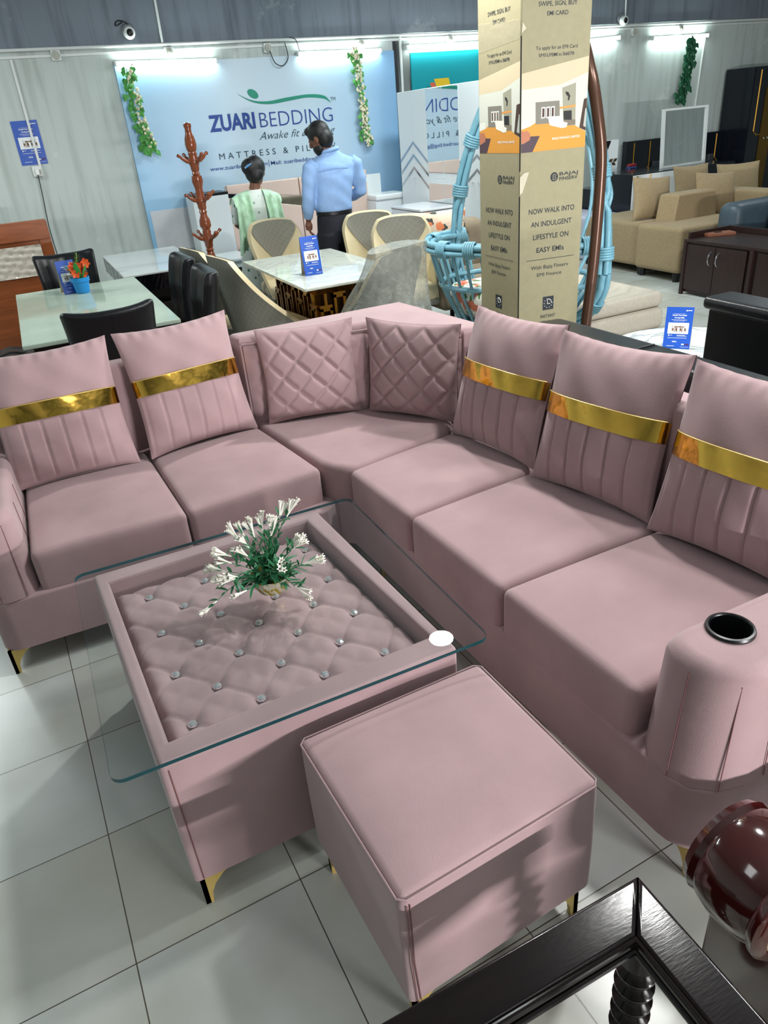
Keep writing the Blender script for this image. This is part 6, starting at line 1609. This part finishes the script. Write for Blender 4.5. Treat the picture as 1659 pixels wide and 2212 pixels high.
m_ = MB(); m_.b2(9.60, 9.80, 7.955, 7.966, 0.35, 1.62); m_.build('gold_strip', mat('bronze_mirror', (112, 84, 32), 0.2, 0.7), bw, smooth=False)
for x in (9.665, 9.735):
    m_ = MB(); m_.lathe([(0.004, 0), (0.012, 0.012), (0.012, 0.02), (0.004, 0.026)], (x, 7.955, 1.0), 10, Matrix.Rotation(R(90), 4, 'X')); m_.build('knob', CRYSTAL, bw)
settle(bw)
# console with a mirror standing on it
cn = wthing('console_cabinet', 'black console cabinet with a white front panel and gold lines, under the leaning mirror', 'cabinet', (7.1, 7.15, 0))
m_ = MB(); m_.b2(6.36, 7.95, 6.88, 7.45, 0.0, 0.875, 0.003); m_.build('carcass', NAVYB, cn)
m_ = MB(); m_.b2(6.37, 7.07, 6.865, 6.88, 0.10, 0.865, 0.002); f_ = m_.build('white_front', WHITEM, cn)
goldline(f_, [(6.42, 6.862, 0.86), (6.56, 6.862, 0.62), (6.56, 6.862, 0.3)]); goldline(f_, [(6.62, 6.862, 0.86), (6.56, 6.862, 0.70)])
settle(cn)
mr = wthing('framed_mirror', 'square white-framed mirror standing on the black console, lower edge before the garland', 'mirror', (7.35, 7.2, 0.875))
Mm = Matrix.Translation((7.02, 7.12, 0.875)) @ Matrix.Rotation(R(4), 4, 'Z') @ Matrix.Rotation(R(-4), 4, 'X')
m_ = MB(); m_.b2(0.02, 0.72, 0.0, 0.01, 0.02, 0.60); m_.xf(Mm); m_.build('mirror_glass', MIRROR, mr, smooth=False)
m_ = MB(); m_.b2(0, 0.74, -0.012, 0.03, 0.0, 0.022); m_.b2(0, 0.74, -0.012, 0.03, 0.598, 0.62); m_.b2(0, 0.022, -0.012, 0.03, 0.022, 0.598); m_.b2(0.70, 0.74, -0.012, 0.03, 0.022, 0.598); m_.xf(Mm); m_.build('frame', WHITEPL, mr)
settle(mr)
tvs = wthing('tv_stand', 'low black stand with white drawer fronts below the hourglass panel, right of the carton', 'tv stand', (6.7, 7.65, 0))
m_ = MB(); m_.b2(6.36, 7.15, 7.50, 7.85, 0.0, 0.70, 0.003); m_.build('carcass', NAVYB, tvs)
for x0, x1 in ((6.52, 6.80), (6.82, 7.13)):
    m_ = MB(); m_.b2(x0, x1, 7.488, 7.5, 0.40, 0.655, 0.002); m_.build('drawer_front', WHITEM, tvs)
settle(tvs)
hp = wthing('display_panel', 'white upright panel with a black hourglass shape and slanted stripes, right of the carton', 'panel', (6.8, 7.9, 0.7))
m_ = MB(); m_.b2(6.58, 6.95, 7.80, 7.84, 0.70, 1.20, 0.002); b_ = m_.build('panel_board', WHITEM, hp)
m_ = MB()
prof = [(0.085, 1.195), (0.08, 1.17), (0.035, 1.08), (0.035, 0.86), (0.06, 0.80), (0.10, 0.74), (0.105, 0.70)]
L_ = [(6.74-w_, 7.797, z) for w_, z in prof]; R__ = [(6.74+w_, 7.797, z) for w_, z in prof]
for i in range(len(prof)-1): m_.poly([L_[i], R__[i], R__[i+1], L_[i+1]])
m_.build('hourglass_shape', BLACKPL, b_, smooth=False)
m_ = MB()
for r_, z0 in enumerate((0.955, 0.915)):
    for k in range(5):
        x = 6.60+0.068*k; sl = 0.022*(1 if r_ == 0 else -1); m_.poly([(x, 7.794, z0), (x+0.05, 7.794, z0), (x+0.05+sl, 7.794, z0+0.035), (x+sl, 7.794, z0+0.035)])
m_.build('slanted_stripes', mat('bronze_tile', (70, 58, 44), 0.3), b_, smooth=False)
settle(hp)
bg = thing('wrapped_parcel', 'small blue wrapped parcel with a red top on the low black stand', 'parcel', (7.02, 7.62, 0.70))
m_ = MB(); m_.soft((0.16, 0.10, 0.20), 0.03, 6, lambda u, P: (P.x*(1-0.15*u.z), P.y*(1-0.3*u.z), P.z+0.10)); m_.build('wrapping', mat('navy_plastic', (28, 44, 96), 0.2), bg)
m_ = MB(); m_.b2(-0.05, 0.05, -0.03, 0.03, 0.195, 0.22, 0.004); m_.build('red_top', mat('red_plastic', (150, 26, 34), 0.4), bg)
lm = wthing('mattress', 'lavender-grey mattress stack behind the khaki sectional, right of the bronze pole', 'mattress', (6.1, 7.3, 0))
m_ = MB(); m_.soft((0.48, 1.0, 0.48), 0.04, 6, lambda u, P: (P.x+6.10, P.y+7.42, P.z+0.24)); m_.build('mattress_block', mat('lavender_cover', (188, 188, 206), 0.6), lm)
settle(lm)
